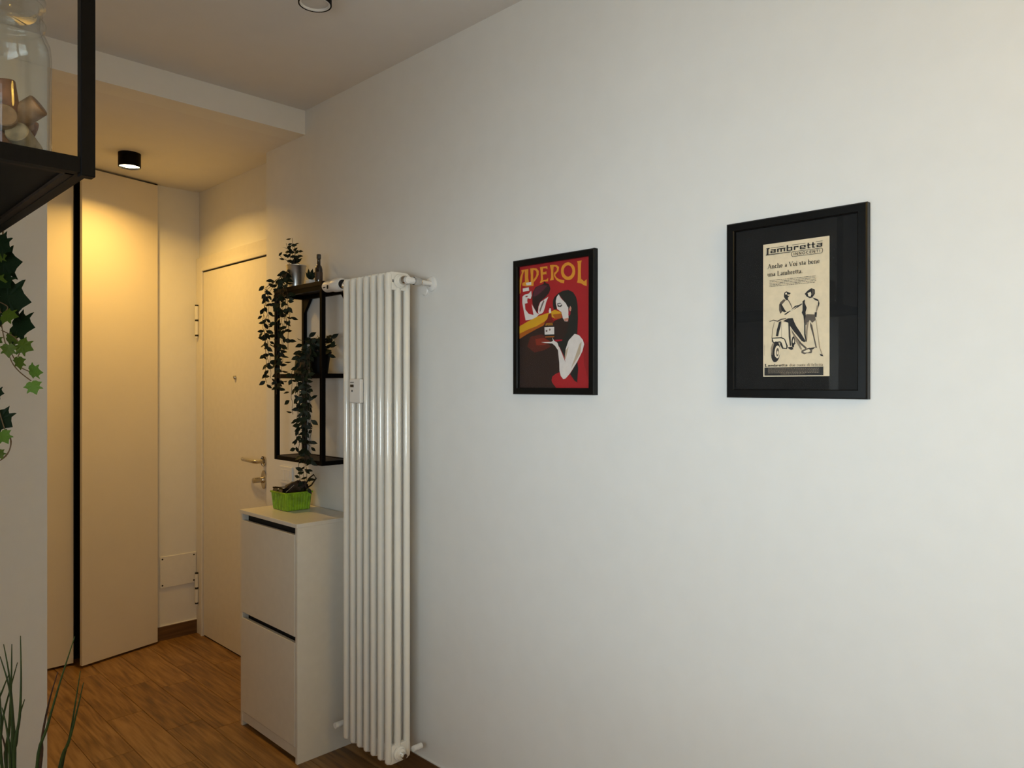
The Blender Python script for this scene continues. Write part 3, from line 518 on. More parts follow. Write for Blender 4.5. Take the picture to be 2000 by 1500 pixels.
# ================================================================== WALL SHELF
sh = thing('wall_shelf', 'small black open wall shelf with three levels above the shoe cabinet', 'shelf', (-.076, 2.865, 1.143))
SX0, SX1, SY0, SY1, SZ0, SZ1 = -.152, -.001, 2.665, 3.065, 1.143, 1.893
T = .018
for x in (SX0, SX1-T):
    for y in (SY0, SY1-T): boxes((x, x+T, y, y+T, SZ0, SZ1-.018)).build('post', M['black'], sh, bevel=.0015)
for z in (SZ0, 1.500):
    for y in (SY0, SY1-T): boxes((SX0+T, SX1-T, y+.002, y+T-.002, z, z+T)).build('side_rail', M['black'], sh)
    for x in (SX0, SX1-T): boxes((x+.002, x+T-.002, SY0+T, SY1-T, z, z+T)).build('front_rail' if x == SX0 else 'back_rail', M['black'], sh)
    boxes((SX0+T-.002, SX1-T+.002, SY0+T-.002, SY1-T+.002, z+.004, z+T-.002)).build('shelf_board', M['warmlit_board'], sh)
boxes((SX0-.001, SX1, SY0-.001, SY1+.001, SZ1-.018, SZ1)).build('top_board', M['warmlit_board'], sh, bevel=.001)
for x in (SX0, SX1-T): boxes((x+.001, x+T-.001, SY0+T, SY1-T, SZ1-.036, SZ1-.018)).build('top_rail', M['black'], sh)
for y in (SY0, SY1-T): boxes((SX0+T, SX1-T, y+.001, y+T-.001, SZ1-.036, SZ1-.018)).build('top_rail', M['black'], sh)
for y, sg in ((SY1-T, -1), (SY0+T, 1)):
    MB().prism([(-.006, y, SZ1-.036), (-.006, y+sg*.055, SZ1-.036), (-.006, y, SZ1-.10)], (-.012, 0, 0)).build('corner_gusset', M['black'], sh)

# ---- leaves
def leaf_mesh(name, m, w=.5, fold=.12, bend=-.12):
    L = MB().bm; prof = [(0, 0), (.12, .09), (.3, .2), (.5, .235), (.7, .17), (.88, .07), (1, 0)]
    mid = [L.verts.new((0, y, bend*y*y)) for y, _ in prof]
    for s in (-1, 1):
        side = [L.verts.new((s*x*w/.47, y, bend*y*y+fold*x)) if x else None for y, x in prof]
        for i in range(len(prof)-1):
            q = [mid[i], mid[i+1], side[i+1], side[i]]; q = [v for v in q if v]
            if len(q) >= 3: L.faces.new(q if s < 0 else q[::-1])
    me = bpy.data.meshes.new(name); L.to_mesh(me); L.free(); me.materials.append(m)
    me.polygons.foreach_set('use_smooth', [True]*len(me.polygons)); return me
def leaf_matrix(base, d, nrm, size, width=1.0):
    d = Vector(d).normalized(); n = Vector(nrm); n = (n - d*n.dot(d)).normalized(); x = d.cross(n)
    R = Matrix((x, d, n)).transposed().to_4x4()
    return Matrix.Translation(base) @ R @ Matrix.Diagonal((size*width, size, size, 1))
LEAF = [leaf_mesh('leaf', M['leaf']), leaf_mesh('leaf', M['leaf2'], .55, .2, -.2)]
VIEW = Vector((-.7, -.7, -.05)); RIGHT = Vector((.707, -.707, 0)); UP = Vector((0, 0, 1))
def rvec(a): return Vector((random.uniform(-a, a), random.uniform(-a, a), random.uniform(-a, a)))
def strand(root, pts, step, size, up=-.45, spread=1.0, jit=.01):
    """one vine: a thin stem mesh with paired leaves along it, each leaf a part"""
    pts = [Vector(p) for p in pts]; out = []
    dense = []
    for a, b in zip(pts, pts[1:]):
        n = max(2, int((b-a).length/.02))
        for k in range(n): dense.append(a.lerp(b, k/n) + rvec(.004))
    dense.append(pts[-1])
    MB().tube(dense, .0011, 4).build('stem', M['stem'], root, smooth='all')
    acc = 0; side = 1
    for a, b in zip(dense, dense[1:]):
        acc += (b-a).length
        if acc < step: continue
        acc = 0
        for s in ((1, -1) if random.random() < .6 else (side,)):
            d = RIGHT*s*random.uniform(.5, 1.1)*spread + UP*(up+random.uniform(-.5, .45)) + rvec(.4)
            o = link('leaf', random.choice(LEAF), root, leaf_matrix(b+rvec(jit), d, VIEW+rvec(.8), size*random.uniform(.75, 1.15), random.uniform(.85, 1.15)))
        side = -side
# silver bucket plant on the top board
PX, PY = -.09, 2.985
bp = thing('trailing_plant', 'dark trailing plant in a silver metal bucket on the top of the wall shelf', 'plant', (PX, PY, SZ1))
MB().lathe([(0, .001), (.031, .001), (.0315, .004), (.0425, .098), (.0445, .100), (.0445, .104), (.041, .104), (.040, .085), (0, .085)], (PX, PY, SZ1), 32).build('bucket', M['zinc'], bp, smooth=True)
MB().lathe([(.0402, .086), (.02, .092), (0, .094)], (PX, PY, SZ1), 14).build('moss', M['leaf'], bp)
top = Vector((PX, PY, SZ1+.095))
for dx, dy, dz in ((-.01, .07, .115), (.0, .035, .135), (-.01, .015, .10), (-.02, -.03, .055), (-.02, -.055, .05), (-.03, .09, .06), (.01, .05, .06), (-.02, .0, .06)):
    strand(bp, [top+Vector((dx*.3, dy*.2, 0)), top+Vector((dx*.7, dy*.6, dz*.65)), top+Vector((dx, dy, dz))], .021, .028, up=.35)
for (y0, xo, zb, st) in ((3.095, -.165, 1.55, .027), (3.125, -.14, 1.50, .028), (3.115, -.17, 1.66, .027), (3.10, -.12, 1.45, .034), (3.08, -.18, 1.48, .034)):
    strand(bp, [top+Vector((0, .03, 0)), (PX-.02, 3.06, SZ1+.07), (xo, y0+.005, SZ1+.005), (xo-.005, y0+.012, 1.76), (xo, y0, zb)], st, .032)
for (y0, zb, st) in ((2.90, 1.62, .024), (2.945, 1.57, .025), (2.98, 1.60, .026), (2.925, 1.70, .026), (2.965, 1.45, .032), (3.0, 1.43, .036)):
    strand(bp, [top+Vector((-.03, 0, 0)), (-.165, (PY+y0)/2, SZ1+.03), (-.175, y0, SZ1-.06), (-.17, y0-.005, 1.75), (-.175, y0, zb)], st, .032)
# black pot plant on the middle level
QX, QY, QZ = -.085, 2.80, 1.518
mp = thing('trailing_plant', 'dark trailing plant in a black pot spilling from the middle shelf level', 'plant', (QX, QY, QZ))
MB().lathe([(0, .001), (.036, .001), (.048, .085), (.052, .087), (.052, .095), (.046, .095), (.044, .08), (0, .08)], (QX, QY, QZ), 28).build('pot', M['black'], mp, smooth=True)
MB().lathe([(.0445, .081), (.02, .088), (0, .09)], (QX, QY, QZ), 14).build('soil', M['leather'], mp)
q0 = Vector((QX, QY, QZ+.09))
for dx, dy, dz in ((-.02, -.02, .07), (0, .02, .055), (-.03, .06, .045), (-.03, .09, .02), (-.05, -.06, .06), (-.02, -.10, .055), (-.02, -.13, .045), (-.03, -.11, -.01), (-.05, .03, .05), (-.06, -.01, .06), (-.02, -.135, .02), (-.06, .06, .03), (-.06, -.04, .04), (-.055, .02, .0), (-.055, -.03, -.02), (-.06, .05, -.04)):
    strand(mp, [q0, q0+Vector((dx*.5, dy*.5, dz*.8)), q0+Vector((dx, dy, dz))], .0235, .035, up=.2)
for (y0, zb, st) in ((2.72, 1.28, .026), (2.745, 1.16, .024), (2.77, 1.20, .024), (2.79, 1.30, .025), (2.82, 1.25, .027), (2.755, 1.06, .026), (2.735, 1.05, .030), (2.80, 1.06, .033), (2.70, 1.15, .032), (2.845, 1.36, .030), (2.76, 1.34, .022)):
    xx = -.172 - random.uniform(0, .012)
    strand(mp, [q0, (-.15, (QY+y0)/2, QZ+.105), (xx, y0+.02, QZ-.01), (xx, y0+.005, 1.35), (xx-.004, y0, zb)], st, .032)
# small things on the top board
BX, BY = -.10, 2.777
bt = thing('small_bottle', 'small dark brown glass bottle on the top of the wall shelf', 'bottle', (BX, BY, SZ1))
MB().lathe([(0, .0005), (.0145, .0005), (.0155, .003), (.0155, .062), (.013, .074), (.0075, .082), (.007, .104), (.0085, .106), (.0085, .112), (.0065, .112), (.006, .09), (0, .085)], (BX, BY, SZ1), 24).build('glass', M['amber'], bt, smooth=True)
MB().lathe([(.0158, .018), (.0160, .019), (.0160, .050), (.0158, .051)], (BX, BY, SZ1), 24).build('paper_label', mat('brown_label', (.06, .035, .02), .6), bt, smooth=True)
MB().lathe([(.0092, .108), (.0095, .112), (.0095, .124), (.008, .126), (0, .126)], (BX, BY, SZ1), 18).build('cap', mat('grey_cap', (.05, .045, .04), .4), bt, smooth=True)
SX, SY = -.085, 2.872
sp = thing('succulent', 'tiny succulent with upright leaves in a white cube pot on the shelf', 'plant', (SX, SY, SZ1))
boxes((SX-.014, SX+.014, SY-.014, SY+.014, SZ1+.0005, SZ1+.030)).build('pot', M['plastic'], sp, bevel=.0015)
boxes((SX-.0125, SX+.0125, SY-.0125, SY+.0125, SZ1+.028, SZ1+.031)).build('soil', M['leather'], sp)
for k in range(14):
    a = k*2.4; r = .25+.5*(k/14)
    link('leaf', LEAF[1], sp, leaf_matrix((SX, SY, SZ1+.03), (r*math.cos(a), r*math.sin(a), 1.1-.5*k/14), VIEW+rvec(.5), .052-.02*k/14, .6))
pc = thing('picture_card', 'small dark green picture card propped on the middle shelf level', 'card', (-.06, 3.0, 1.518))
mcard = MB(); mcard.T = Matrix.Translation((-.07, 2.995, 1.5185)) @ Matrix.Rotation(.12, 4, 'Y'); mcard.box(-.004, .004, -.045, .04, 0, .105)
mcard.build('card', M['print_card'], pc)
m2 = MB(); m2.T = mcard.T if False else Matrix.Translation((-.07, 2.995, 1.5185)) @ Matrix.Rotation(.12, 4, 'Y'); m2.box(-.0046, -.0042, -.03, .03, .012, .05)
m2.build('printed_patch', mat('brown_patch', (.07, .04, .02), .5), pc)
m3 = MB(); m3.T = Matrix.Translation((-.07, 2.995, 1.5185)) @ Matrix.Rotation(.12, 4, 'Y'); m3.box(.004, .03, -.01, .01, 0, .002); m3.build('stand', M['print_card'], pc)

# wall plate under the shelf
so = thing('wall_socket', 'white wall socket plate on the wall behind the green basket', 'socket', (0, 3.235, 1.045))
boxes((-.008, 0, 3.175, 3.295, 1.005, 1.085)).build('cover_plate', M['plastic'], so, bevel=.002)
for k in range(3): boxes((-.0095, -.0075, 3.193+k*.0285, 3.2195+k*.0285, 1.019, 1.071)).build('module', M['plastic'], so, bevel=.001)

# green basket with pouch and sunglasses
KX0, KX1, KY0, KY1, KZ = -.178, -.068, 2.905, 3.025, CH
gb = thing('green_basket', 'lime green square tapered basket on top of the shoe cabinet', 'basket', (-.123, 2.965, KZ))
fl_ = .006; H = .078
bk = MB()
def rect(e, z): return [(KX0-e, KY0-e, z), (KX1+e, KY0-e, z), (KX1+e, KY1+e, z), (KX0-e, KY1+e, z)]
o0, o1 = rect(0, KZ+.0008), rect(fl_, KZ+H); i1, i0 = rect(fl_-.005, KZ+H), rect(-.005, KZ+.006)
v = [[bk.bm.verts.new(p) for p in r] for r in (o0, o1, i1, i0)]
for a, b in zip(v, v[1:]):
    for k in range(4): bk.bm.faces.new([a[k], a[(k+1) % 4], b[(k+1) % 4], b[k]])
bk.bm.faces.new(v[0][::-1]); bk.bm.faces.new(v[3])
bk.build('body', M['lime'], gb, bevel=.0025)
rb = MB()
for sx, sy, ex, ey in ((0, 0, 1, 0), (0, 0, 0, 1), (1, 0, 1, 1), (0, 1, 1, 1)):
    for k in range(9):
        f = (k+.5)/9
        x = (KX0, KX1)[sx] + ((KX0, KX1)[ex]-(KX0, KX1)[sx])*f; y = (KY0, KY1)[sy] + ((KY0, KY1)[ey]-(KY0, KY1)[sy])*f
        cxm, cym = (KX0+KX1)/2, (KY0+KY1)/2
        k2 = 1+2*fl_/(KX1-KX0); X2 = cxm+(x-cxm)*k2; Y2 = cym+(y-cym)*k2
        rb.tube([(x, y, KZ+.003), (X2, Y2, KZ+H-.004)], .0028, 6)
tag(rb.build('woven_stake', M['lime'], gb, smooth=True), kind='stuff')
rr = rect(fl_+.001, KZ+H-.002); MB().tube(rr+[rr[0]], .004, 8).build('rim', M['lime'], gb, smooth=True)
pu = MB(); bmesh.ops.create_icosphere(pu.bm, subdivisions=3, radius=1)
for vv in pu.bm.verts:
    x, y, z = vv.co; n = 1+.13*math.sin(6*x+4*y)+.12*math.sin(9*z+5*y)+.05*math.sin(13*y)
    p = Vector((x*.045*n, y*.062*n, max(z, -.75)*.032*n)); p = Matrix.Rotation(-.45, 3, 'X') @ p; vv.co = p + Vector((-.110, 2.955, KZ+.084))
po = thing('leather_pouch', 'crumpled dark brown leather pouch lying in the green basket', 'pouch', (-.118, 2.962, KZ+.05))
pu.build('body', M['leather'], po, smooth='all')
MB().tube([(-.165, 2.935, KZ+.078), (-.135, 2.92, KZ+.108), (-.095, 2.93, KZ+.112), (-.075, 2.945, KZ+.098)], .0022, 6).build('zip', M['steel'], po, smooth=True)
MB().tube([(-.085, 2.925, KZ+.095), (-.07, 2.905, KZ+.135), (-.062, 2.885, KZ+.15), (-.055, 2.875, KZ+.135), (-.066, 2.895, KZ+.105), (-.078, 2.925, KZ+.085)], .0035, 8).build('strap', M['leather'], po, smooth=True)
sg = thing('sunglasses', 'folded black sunglasses at the hall side of the green basket', 'sunglasses', (-.165, 2.99, KZ+.072))
def lens(y): 
    return MB().prism([(-.178+.002*math.cos(a)+.003*math.sin(a), y+.022*math.cos(a), KZ+.084+.014*math.sin(a)) for a in [2*PI*k/14 for k in range(14)]], (.003, 0, 0))
lens(2.96).build('lens', M['amber'], sg); lens(3.008).build('lens', M['amber'], sg)
MB().tube([(-.175, 2.938, KZ+.092), (-.176, 2.975, KZ+.096), (-.176, 2.993, KZ+.096), (-.175, 3.03, KZ+.092)], .003, 6).build('frame', M['black'], sg, smooth=True)
for y in (2.945, 3.024): MB().tube([(-.174, y, KZ+.092), (-.12, y-.006, KZ+.089), (-.082, 2.985, KZ+.082)], .002, 6).build('temple', M['black'], sg, smooth=True)

# ================================================================== PICTURES
def stroke(bm, pts, w, X, col):
    """flat ribbon of width w (mm) along pts (mm), as quads with mitred joints"""
    n = len(pts); P = [Vector((a, b)) for a, b in pts]; Lf = []; Rt = []
    for i in range(n):
        d0 = (P[i]-P[i-1]).normalized() if i else (P[1]-P[0]).normalized(); d1 = (P[i+1]-P[i]).normalized() if i < n-1 else d0
        t = (d0+d1); t = t.normalized() if t.length > .2 else d1
        nn = Vector((-t.y, t.x)); k = w/2/max(.5, nn.dot(Vector((-d1.y, d1.x)))); Lf.append(P[i]+nn*k); Rt.append(P[i]-nn*k)
    for i in range(n-1): bm.append(([Lf[i], Lf[i+1], Rt[i+1], Rt[i]], X, col))
def arc(cx, cy, rx, ry, a0, a1, n=10):
    return [(cx+rx*math.cos(math.radians(a0+(a1-a0)*k/n)), cy+ry*math.sin(math.radians(a0+(a1-a0)*k/n))) for k in range(n+1)]
Tk, Tn = 8.5, 4.0
def S(*xs): return [(Tn, [(a, b), (c, b)]) for a, c, b in xs]
ARCH = lambda x: [(Tn, [(x, 34), (x+7, 45), (x+15, 49), (x+22, 46), (x+26, 38)]), (Tk, [(x+26, 40), (x+26, 0)])]
SERIF = {
 'A': (66, [(Tn, [(5, 0), (31, 76)]), (Tk, [(31, 76), (56, 0)]), (Tn, [(14, 26), (47, 26)])]+S((-2, 13, 0), (46, 66, 0))),
 'V': (62, [(Tk, [(5, 75), (31, 0)]), (Tn, [(31, 0), (56, 75)])]+S((-3, 15, 75), (48, 64, 75))),
 'L': (56, [(Tk, [(12, 0), (12, 75)]), (Tn, [(3, 1), (50, 1), (51, 15)])]+S((3, 22, 75))),
 'n': (48, [(Tk, [(10, 0), (10, 49)])]+ARCH(10)+S((3, 18, 0), (29, 44, 0), (3, 10, 48))),
 'h': (48, [(Tk, [(10, 0), (10, 79)])]+ARCH(10)+S((3, 18, 0), (29, 44, 0), (3, 10, 78))),
 'm': (74, [(Tk, [(10, 0), (10, 49)])]+ARCH(10)+ARCH(36)+S((3, 18, 0), (29, 44, 0), (55, 70, 0), (3, 10, 48))),
 'u': (48, [(Tk, [(10, 49), (10, 12)]), (Tn, [(10, 14), (14, 5), (21, 1), (29, 4), (36, 13)]), (Tk, [(36, 49), (36, 0)])]+S((3, 10, 48), (29, 36, 48), (36, 44, 1))),
 'c': (40, [(Tk, arc(22, 25, 15, 23, 110, 250)), (Tn, arc(22, 25, 14, 23, 110, 40, 5)), (Tn, arc(22, 25, 15, 23, 250, 320, 5))]),
 'e': (42, [(Tk, arc(22, 25, 15, 23, 100, 260)), (Tn, arc(22, 25, 15, 23, 100, 8, 6)), (Tn, [(8, 27), (37, 27)]), (Tn, arc(22, 25, 15, 23, 260, 325, 5))]),
 'o': (46, [(Tk, arc(23, 25, 17, 23, 120, 240)), (Tk, arc(23, 25, 17, 23, -60, 60)), (Tn, arc(23, 25, 17, 23, 55, 125, 5)), (Tn, arc(23, 25, 17, 23, 235, 305, 5))]),
 'a': (42, [(Tn, [(8, 38), (12, 46), (20, 49), (28, 44)]), (Tk, [(29, 44), (29, 6)]), (Tn, [(29, 4), (38, 2)]), (Tn, [(29, 30), (16, 25)]), (Tk, [(16, 26), (9, 18), (10, 7), (15, 3)]), (Tn, [(13, 2), (20, 2), (29, 10)])]),
 'i': (22, [(Tk, [(11, 0), (11, 49)]), (Tk, [(11, 64), (11, 72)])]+S((3, 19, 0), (3, 11, 48))),
 's': (34, [(Tn, [(28, 40), (24, 47), (15, 48)]), (Tk, [(15, 48), (8, 40), (10, 31), (24, 20), (27, 10), (20, 2)]), (Tn, [(20, 2), (10, 2), (5, 10)])]),
 't': (28, [(Tk, [(12, 62), (12, 8)]), (Tn, [(12, 8), (16, 2), (25, 4)]), (Tn, [(2, 48), (24, 48)])]),
 'b': (48, [(Tk, [(10, 0), (10, 79)]), (Tn, [(10, 38), (18, 47), (26, 48)]), (Tk, arc(24, 25, 16, 23, 75, -75)), (Tn, [(26, 2), (17, 3), (10, 8)])]+S((3, 10, 78))),
 'd': (48, [(Tk, [(36, 0), (36, 79)]), (Tn, [(36, 38), (28, 47), (22, 48)]), (Tk, arc(23, 25, 16, 23, 105, 255)), (Tn, [(20, 2), (29, 3), (36, 10)])]+S((29, 36, 78), (36, 43, 1))),
 'r': (34, [(Tk, [(10, 0), (10, 49)]), (Tn, [(10, 34), (17, 45), (26, 48)]), (Tk, [(25, 47), (28, 42)])]+S((3, 19, 0), (3, 10, 48))),
 'f': (28, [(Tk, [(11, 0), (11, 66)]), (Tn, [(11, 66), (16, 77), (26, 75)]), (Tn, [(2, 48), (24, 48)])]+S((3, 20, 0))),
 'l': (22, [(Tk, [(11, 0), (11, 79)])]+S((3, 19, 0), (3, 11, 78))),
 '.': (18, [(Tk, [(8, 0), (8, 8)])]), ' ': (26, []), }
SERIF['à'] = (42, SERIF['a'][1]+[(Tn+1, [(14, 70), (24, 58)])])
B_ = 13
SANS = {'I': (26, [(B_, [(13, 0), (13, 75)])]), 'N': (66, [(B_, [(12, 0), (12, 75)]), (B_, [(12, 72), (54, 3)]), (B_, [(54, 0), (54, 75)])]),
 'O': (72, [(B_, arc(36, 37, 26, 32, 0, 360, 20))]), 'C': (64, [(B_, arc(36, 37, 26, 32, 50, 310, 16))]),
 'E': (54, [(B_, [(12, 0), (12, 75)]), (B_, [(12, 69), (48, 69)]), (B_, [(12, 38), (44, 38)]), (B_, [(12, 6), (48, 6)])]),
 'T': (58, [(B_, [(29, 0), (29, 75)]), (B_, [(3, 69), (55, 69)])]), 'A': (64, [(B_, [(6, 0), (32, 75)]), (B_, [(32, 75), (58, 0)]), (B_, [(16, 24), (48, 24)])]),
 'P': (56, [(B_, [(12, 0), (12, 75)]), (B_, [(12, 69), (34, 69), (46, 60), (46, 46), (34, 36), (12, 36)])]),
 'R': (60, [(B_, [(12, 0), (12, 75)]), (B_, [(12, 69), (34, 69), (46, 60), (46, 46), (34, 36), (12, 36)]), (B_, [(32, 36), (52, 0)])]),
 'L': (48, [(B_, [(12, 0), (12, 75)]), (B_, [(12, 6), (46, 6)])])}
K_ = 26
HEAVY = {'m': (112, [(K_, [(13, 0), (13, 70)]), (K_, [(56, 0), (56, 62)]), (K_, [(99, 0), (99, 62)]), (16, [(4, 62), (112, 62)])]),
 'a': (78, [(K_, [(65, 0), (65, 66)]), (16, [(10, 62), (76, 62)]), (14, [(12, 36), (60, 36)]), (K_, [(13, 40), (13, 4)]), (14, [(6, 7), (60, 7)])]),
 'b': (82, [(K_, [(13, 0), (13, 112)]), (16, [(20, 62), (76, 62)]), (K_, [(69, 66), (69, 4)]), (14, [(20, 7), (76, 7)])]),
 'r': (66, [(K_, [(13, 0), (13, 70)]), (18, [(13, 61), (64, 61)]), (16, [(56, 66), (56, 44)])]),
 'e': (80, [(K_, [(13, 66), (13, 4)]), (16, [(10, 62), (76, 62)]), (K_, [(67, 64), (67, 32)]), (12, [(20, 33), (76, 33)]), (14, [(10, 7), (74, 7)])]),
 't': (46, [(K_, [(18, 0), (18, 100)]), (16, [(0, 62), (46, 62)]), (14, [(18, 7), (44, 7)])])}
def put_text(bm, font, txt, x0, x1, base, capmm, X, col, track=0, capu=75.0):
    w = sum(font[c][0]+track for c in txt)-track; sx = (x1-x0)/w; sy = capmm/capu; x = 0
    for c in txt:
        adv, st = font[c]
        for wd, pts in st: stroke(bm, [(x0+(x+a)*sx, base+b*sy) for a, b in pts], wd*min(sx, sy)*(1.3 if font is SERIF else 1.0), X, col)
        x += adv+track
def flat(name, polys, parent, Xf, yc, zc, cols):
    """polys: list of (pts in mm, layer depth, colour) printed flat on one sheet"""
    m = MB(); names = sorted(set(c for _, _, c in polys)); idx = {c: i for i, c in enumerate(names)}
    for pts, X, c in polys:
        try: f = m.bm.faces.new([m.bm.verts.new((Xf-X, yc-a/1000, zc+b/1000)) for a, b in pts]); f.material_index = idx[c]
        except ValueError: pass
    return m.build(name, [cols[c] for c in names], parent, tri=True, norm=False)
def ink(name, r, g, b, rough=.55): return mat(name, srgb(r, g, b), rough, noise=.05, nscale=60)
def pairs(l): return list(zip(l[0::2], l[1::2]))
def frame(name, label, yc, zc, w, h, border, fd, m):
    t = thing(name, label, 'picture', (0, yc, zc-h/2))
    f = MB(); x1 = -fd
    rings = [(w/2, h/2, -.0005), (w/2, h/2, x1+.003), (w/2-.003, h/2-.003, x1), (w/2-border+.002, h/2-border+.002, x1), (w/2-border, h/2-border, x1+.002), (w/2-border, h/2-border, -.005)]
    vs_ = []
    for a, b, x in rings: vs_.append([f.bm.verts.new((x, yc+sy*a, zc+sz*b)) for sy, sz in ((-1, -1), (1, -1), (1, 1), (-1, 1))])
    for a, b in zip(vs_, vs_[1:]):
        for k in range(4): f.bm.faces.new([a[k], a[(k+1) % 4], b[(k+1) % 4], b[k]])
    f.build('frame', m, t)
    boxes((-.006, -.001, yc-w/2+border-.002, yc+w/2-border+.002, zc-h/2+border-.002, zc+h/2-border+.002)).build('backing_board', M['matboard'], t)
    g = MB(); g.face([(-.0125, yc-w/2+border, zc-h/2+border), (-.0125, yc-w/2+border, zc+h/2-border), (-.0125, yc+w/2-border, zc+h/2-border), (-.0125, yc+w/2-border, zc-h/2+border)])
    g.build('glass_pane', M['pane'], t)
    return t
# --- red poster
p1 = frame('framed_poster', 'red drinks poster with two painted figures in a narrow black frame', 1.5395, 1.6585, .337, .433, .021, .020, M['frameblack'])
PC = {'red': ink('print_red', 172, 26, 34), 'dkred': ink('print_dark_red', 148, 20, 26), 'crimson': ink('print_crimson', 165, 12, 40), 'brown': ink('print_brown', 44, 27, 23), 'maroon': ink('print_maroon', 92, 32, 22),
      'ember': ink('print_ember', 135, 42, 25), 'gold': ink('print_gold', 226, 150, 45), 'skin': ink('print_pale_skin', 226, 217, 212), 'taupe': ink('print_taupe', 120, 100, 95), 'taupe2': ink('print_tan', 192, 172, 148),
      'hairman': ink('print_hair_brown', 40, 22, 26), 'plum': ink('print_plum', 88, 34, 50), 'yellow': ink('print_yellow', 216, 160, 28), 'amber': ink('print_amber', 176, 92, 24), 'hair': ink('print_black_hair', 26, 30, 28),
      'peach': ink('print_peach', 208, 140, 120), 'bottle': ink('print_bottle', 118, 22, 18)}
polys = [([(-152, -200), (152, -200), (152, 200), (-152, 200)], 0, 'red')]
for k, (c, l) in enumerate(DRINK_ART): polys.append(([(max(-151, min(151, a)), max(-199, min(199, b))) for a, b in pairs(l)], .00003*(k+1), c))
put_text(polys, SANS, 'APEROL', -32.5, -0.5, -1.0, 8.0, .00003*75, 'gold', 2)
flat('poster_print', polys, p1, -.0075, 1.5395, 1.6585, PC)
# --- scooter advertisement
p2 = frame('framed_advert', 'cream scooter advertisement on a wide black mat in a black frame', .774, 1.6595, .341, .437, .021, .020, M['frameblack'])
boxes((-.0074, -.006, .774-.151, .774+.151, 1.6595-.199, 1.6595+.199)).build('mat_board', M['matboard'], p2)
LC = {'paper': ink('print_paper', 232, 213, 180), 'paper2': ink('print_paper_light', 238, 222, 192), 'ink': ink('print_ink', 24, 20, 18), 'grey': ink('print_grey', 92, 80, 68), 'mid': ink('print_mid', 150, 134, 112), 'edge': ink('print_paper_edge', 220, 200, 170)}
AY, AZ = .771, 1.6545; W2, H2 = 80.5, 161.5
polys = [([(-W2, -H2), (W2, -H2), (W2, H2), (-W2, H2)], 0, 'paper')]
for k, (c, l) in enumerate(SCOOTER_ART): polys.append((pairs(l), .00003*(k+1), c))
XL = .00003*80
def tx(mm): return mm-W2
def ty(mm): return H2-mm
put_text(polys, HEAVY, 'ambretta', tx(19), tx(146), ty(23.2), 14.2, XL, 'ink', 12, 112)
polys.append(([(tx(9), ty(10)), (tx(18), ty(10)), (tx(17), ty(12)), (tx(14.5), ty(13)), (tx(14.5), ty(25.5)), (tx(71), ty(25.5)), (tx(70), ty(27)), (tx(8), ty(27.5)), (tx(8), ty(26)), (tx(10), ty(25)), (tx(10.5), ty(12))], XL, 'ink'))
for a, b, z in ((20, 54, 10.6), (74, 106, 10.4), (130, 146, 10.2)): stroke(polys, [(tx(a), ty(z)), (tx(b), ty(z))], .9, XL, 'ink')
stroke(polys, [(tx(75), ty(26.5)), (tx(143), ty(26.5)), (tx(145.5), ty(28)), (tx(146), ty(31)), (tx(145.5), ty(36)), (tx(143), ty(38)), (tx(75), ty(38)), (tx(73), ty(36)), (tx(72.5), ty(31)), (tx(73), ty(28)), (tx(75), ty(26.5))], 1.1, XL, 'ink')
put_text(polys, SANS, 'INNOCENTI', tx(77), tx(141), ty(35.6), 6.6, XL, 'ink', 8)
put_text(polys, SERIF, 'Anche a Voi sta bene', tx(12.5), tx(140), ty(60.5), 10.6, XL, 'ink', 1)
put_text(polys, SERIF, 'una Lambretta.', tx(12), tx(99), ty(79.5), 10.6, XL, 'ink', 1)
rg = random.Random(3)
for r in range(5):
    x = 17.5; end = 131 if r < 4 else 128
    while x < end:
        wl = rg.uniform(2, 9); stroke(polys, [(tx(x), ty(89.5+r*3.6)), (tx(min(end, x+wl)), ty(89.5+r*3.6))], 1.25, XL, rg.choice(['grey', 'grey', 'mid'])); x += wl+1.1
put_text(polys, HEAVY, 'ambretta', tx(13), tx(62), ty(2*H2-24.2), 6.4, XL, 'ink', 12, 112)
polys.append(([(tx(5.5), ty(2*H2-31)), (tx(8.5), ty(2*H2-31)), (tx(8), ty(2*H2-25)), (tx(12), ty(2*H2-24.2)), (tx(12), ty(2*H2-23.6)), (tx(5), ty(2*H2-23.6)), (tx(6.2), ty(2*H2-25))], XL, 'ink'))
put_text(polys, SERIF, 'due ruote di felicità', tx(67), tx(147), ty(2*H2-24), 6.3, XL, 'grey', 1)
polys.append(([(tx(4.5), ty(2*H2-2.5)), (tx(147.5), ty(2*H2-2.5)), (tx(147.5), ty(2*H2-22)), (tx(4.5), ty(2*H2-22))], XL, 'ink'))
for r in range(5):
    x = 13.5 if r < 4 else 46; end = 138 if r < 4 else 104
    while x < end:
        wl = rg.uniform(1, 4.5); stroke(polys, [(tx(x), ty(2*H2-18.6+r*3.2)), (tx(min(end, x+wl)), ty(2*H2-18.6+r*3.2))], 1.3, XL+.00003, 'mid'); x += wl+1.0
for r in range(9): stroke(polys, [(tx(4), ty(2*H2-52-r*3)), (tx(4), ty(2*H2-54-r*3))], .8, XL, 'mid')
flat('advert_print', polys, p2, -.0076, AY, AZ, LC)

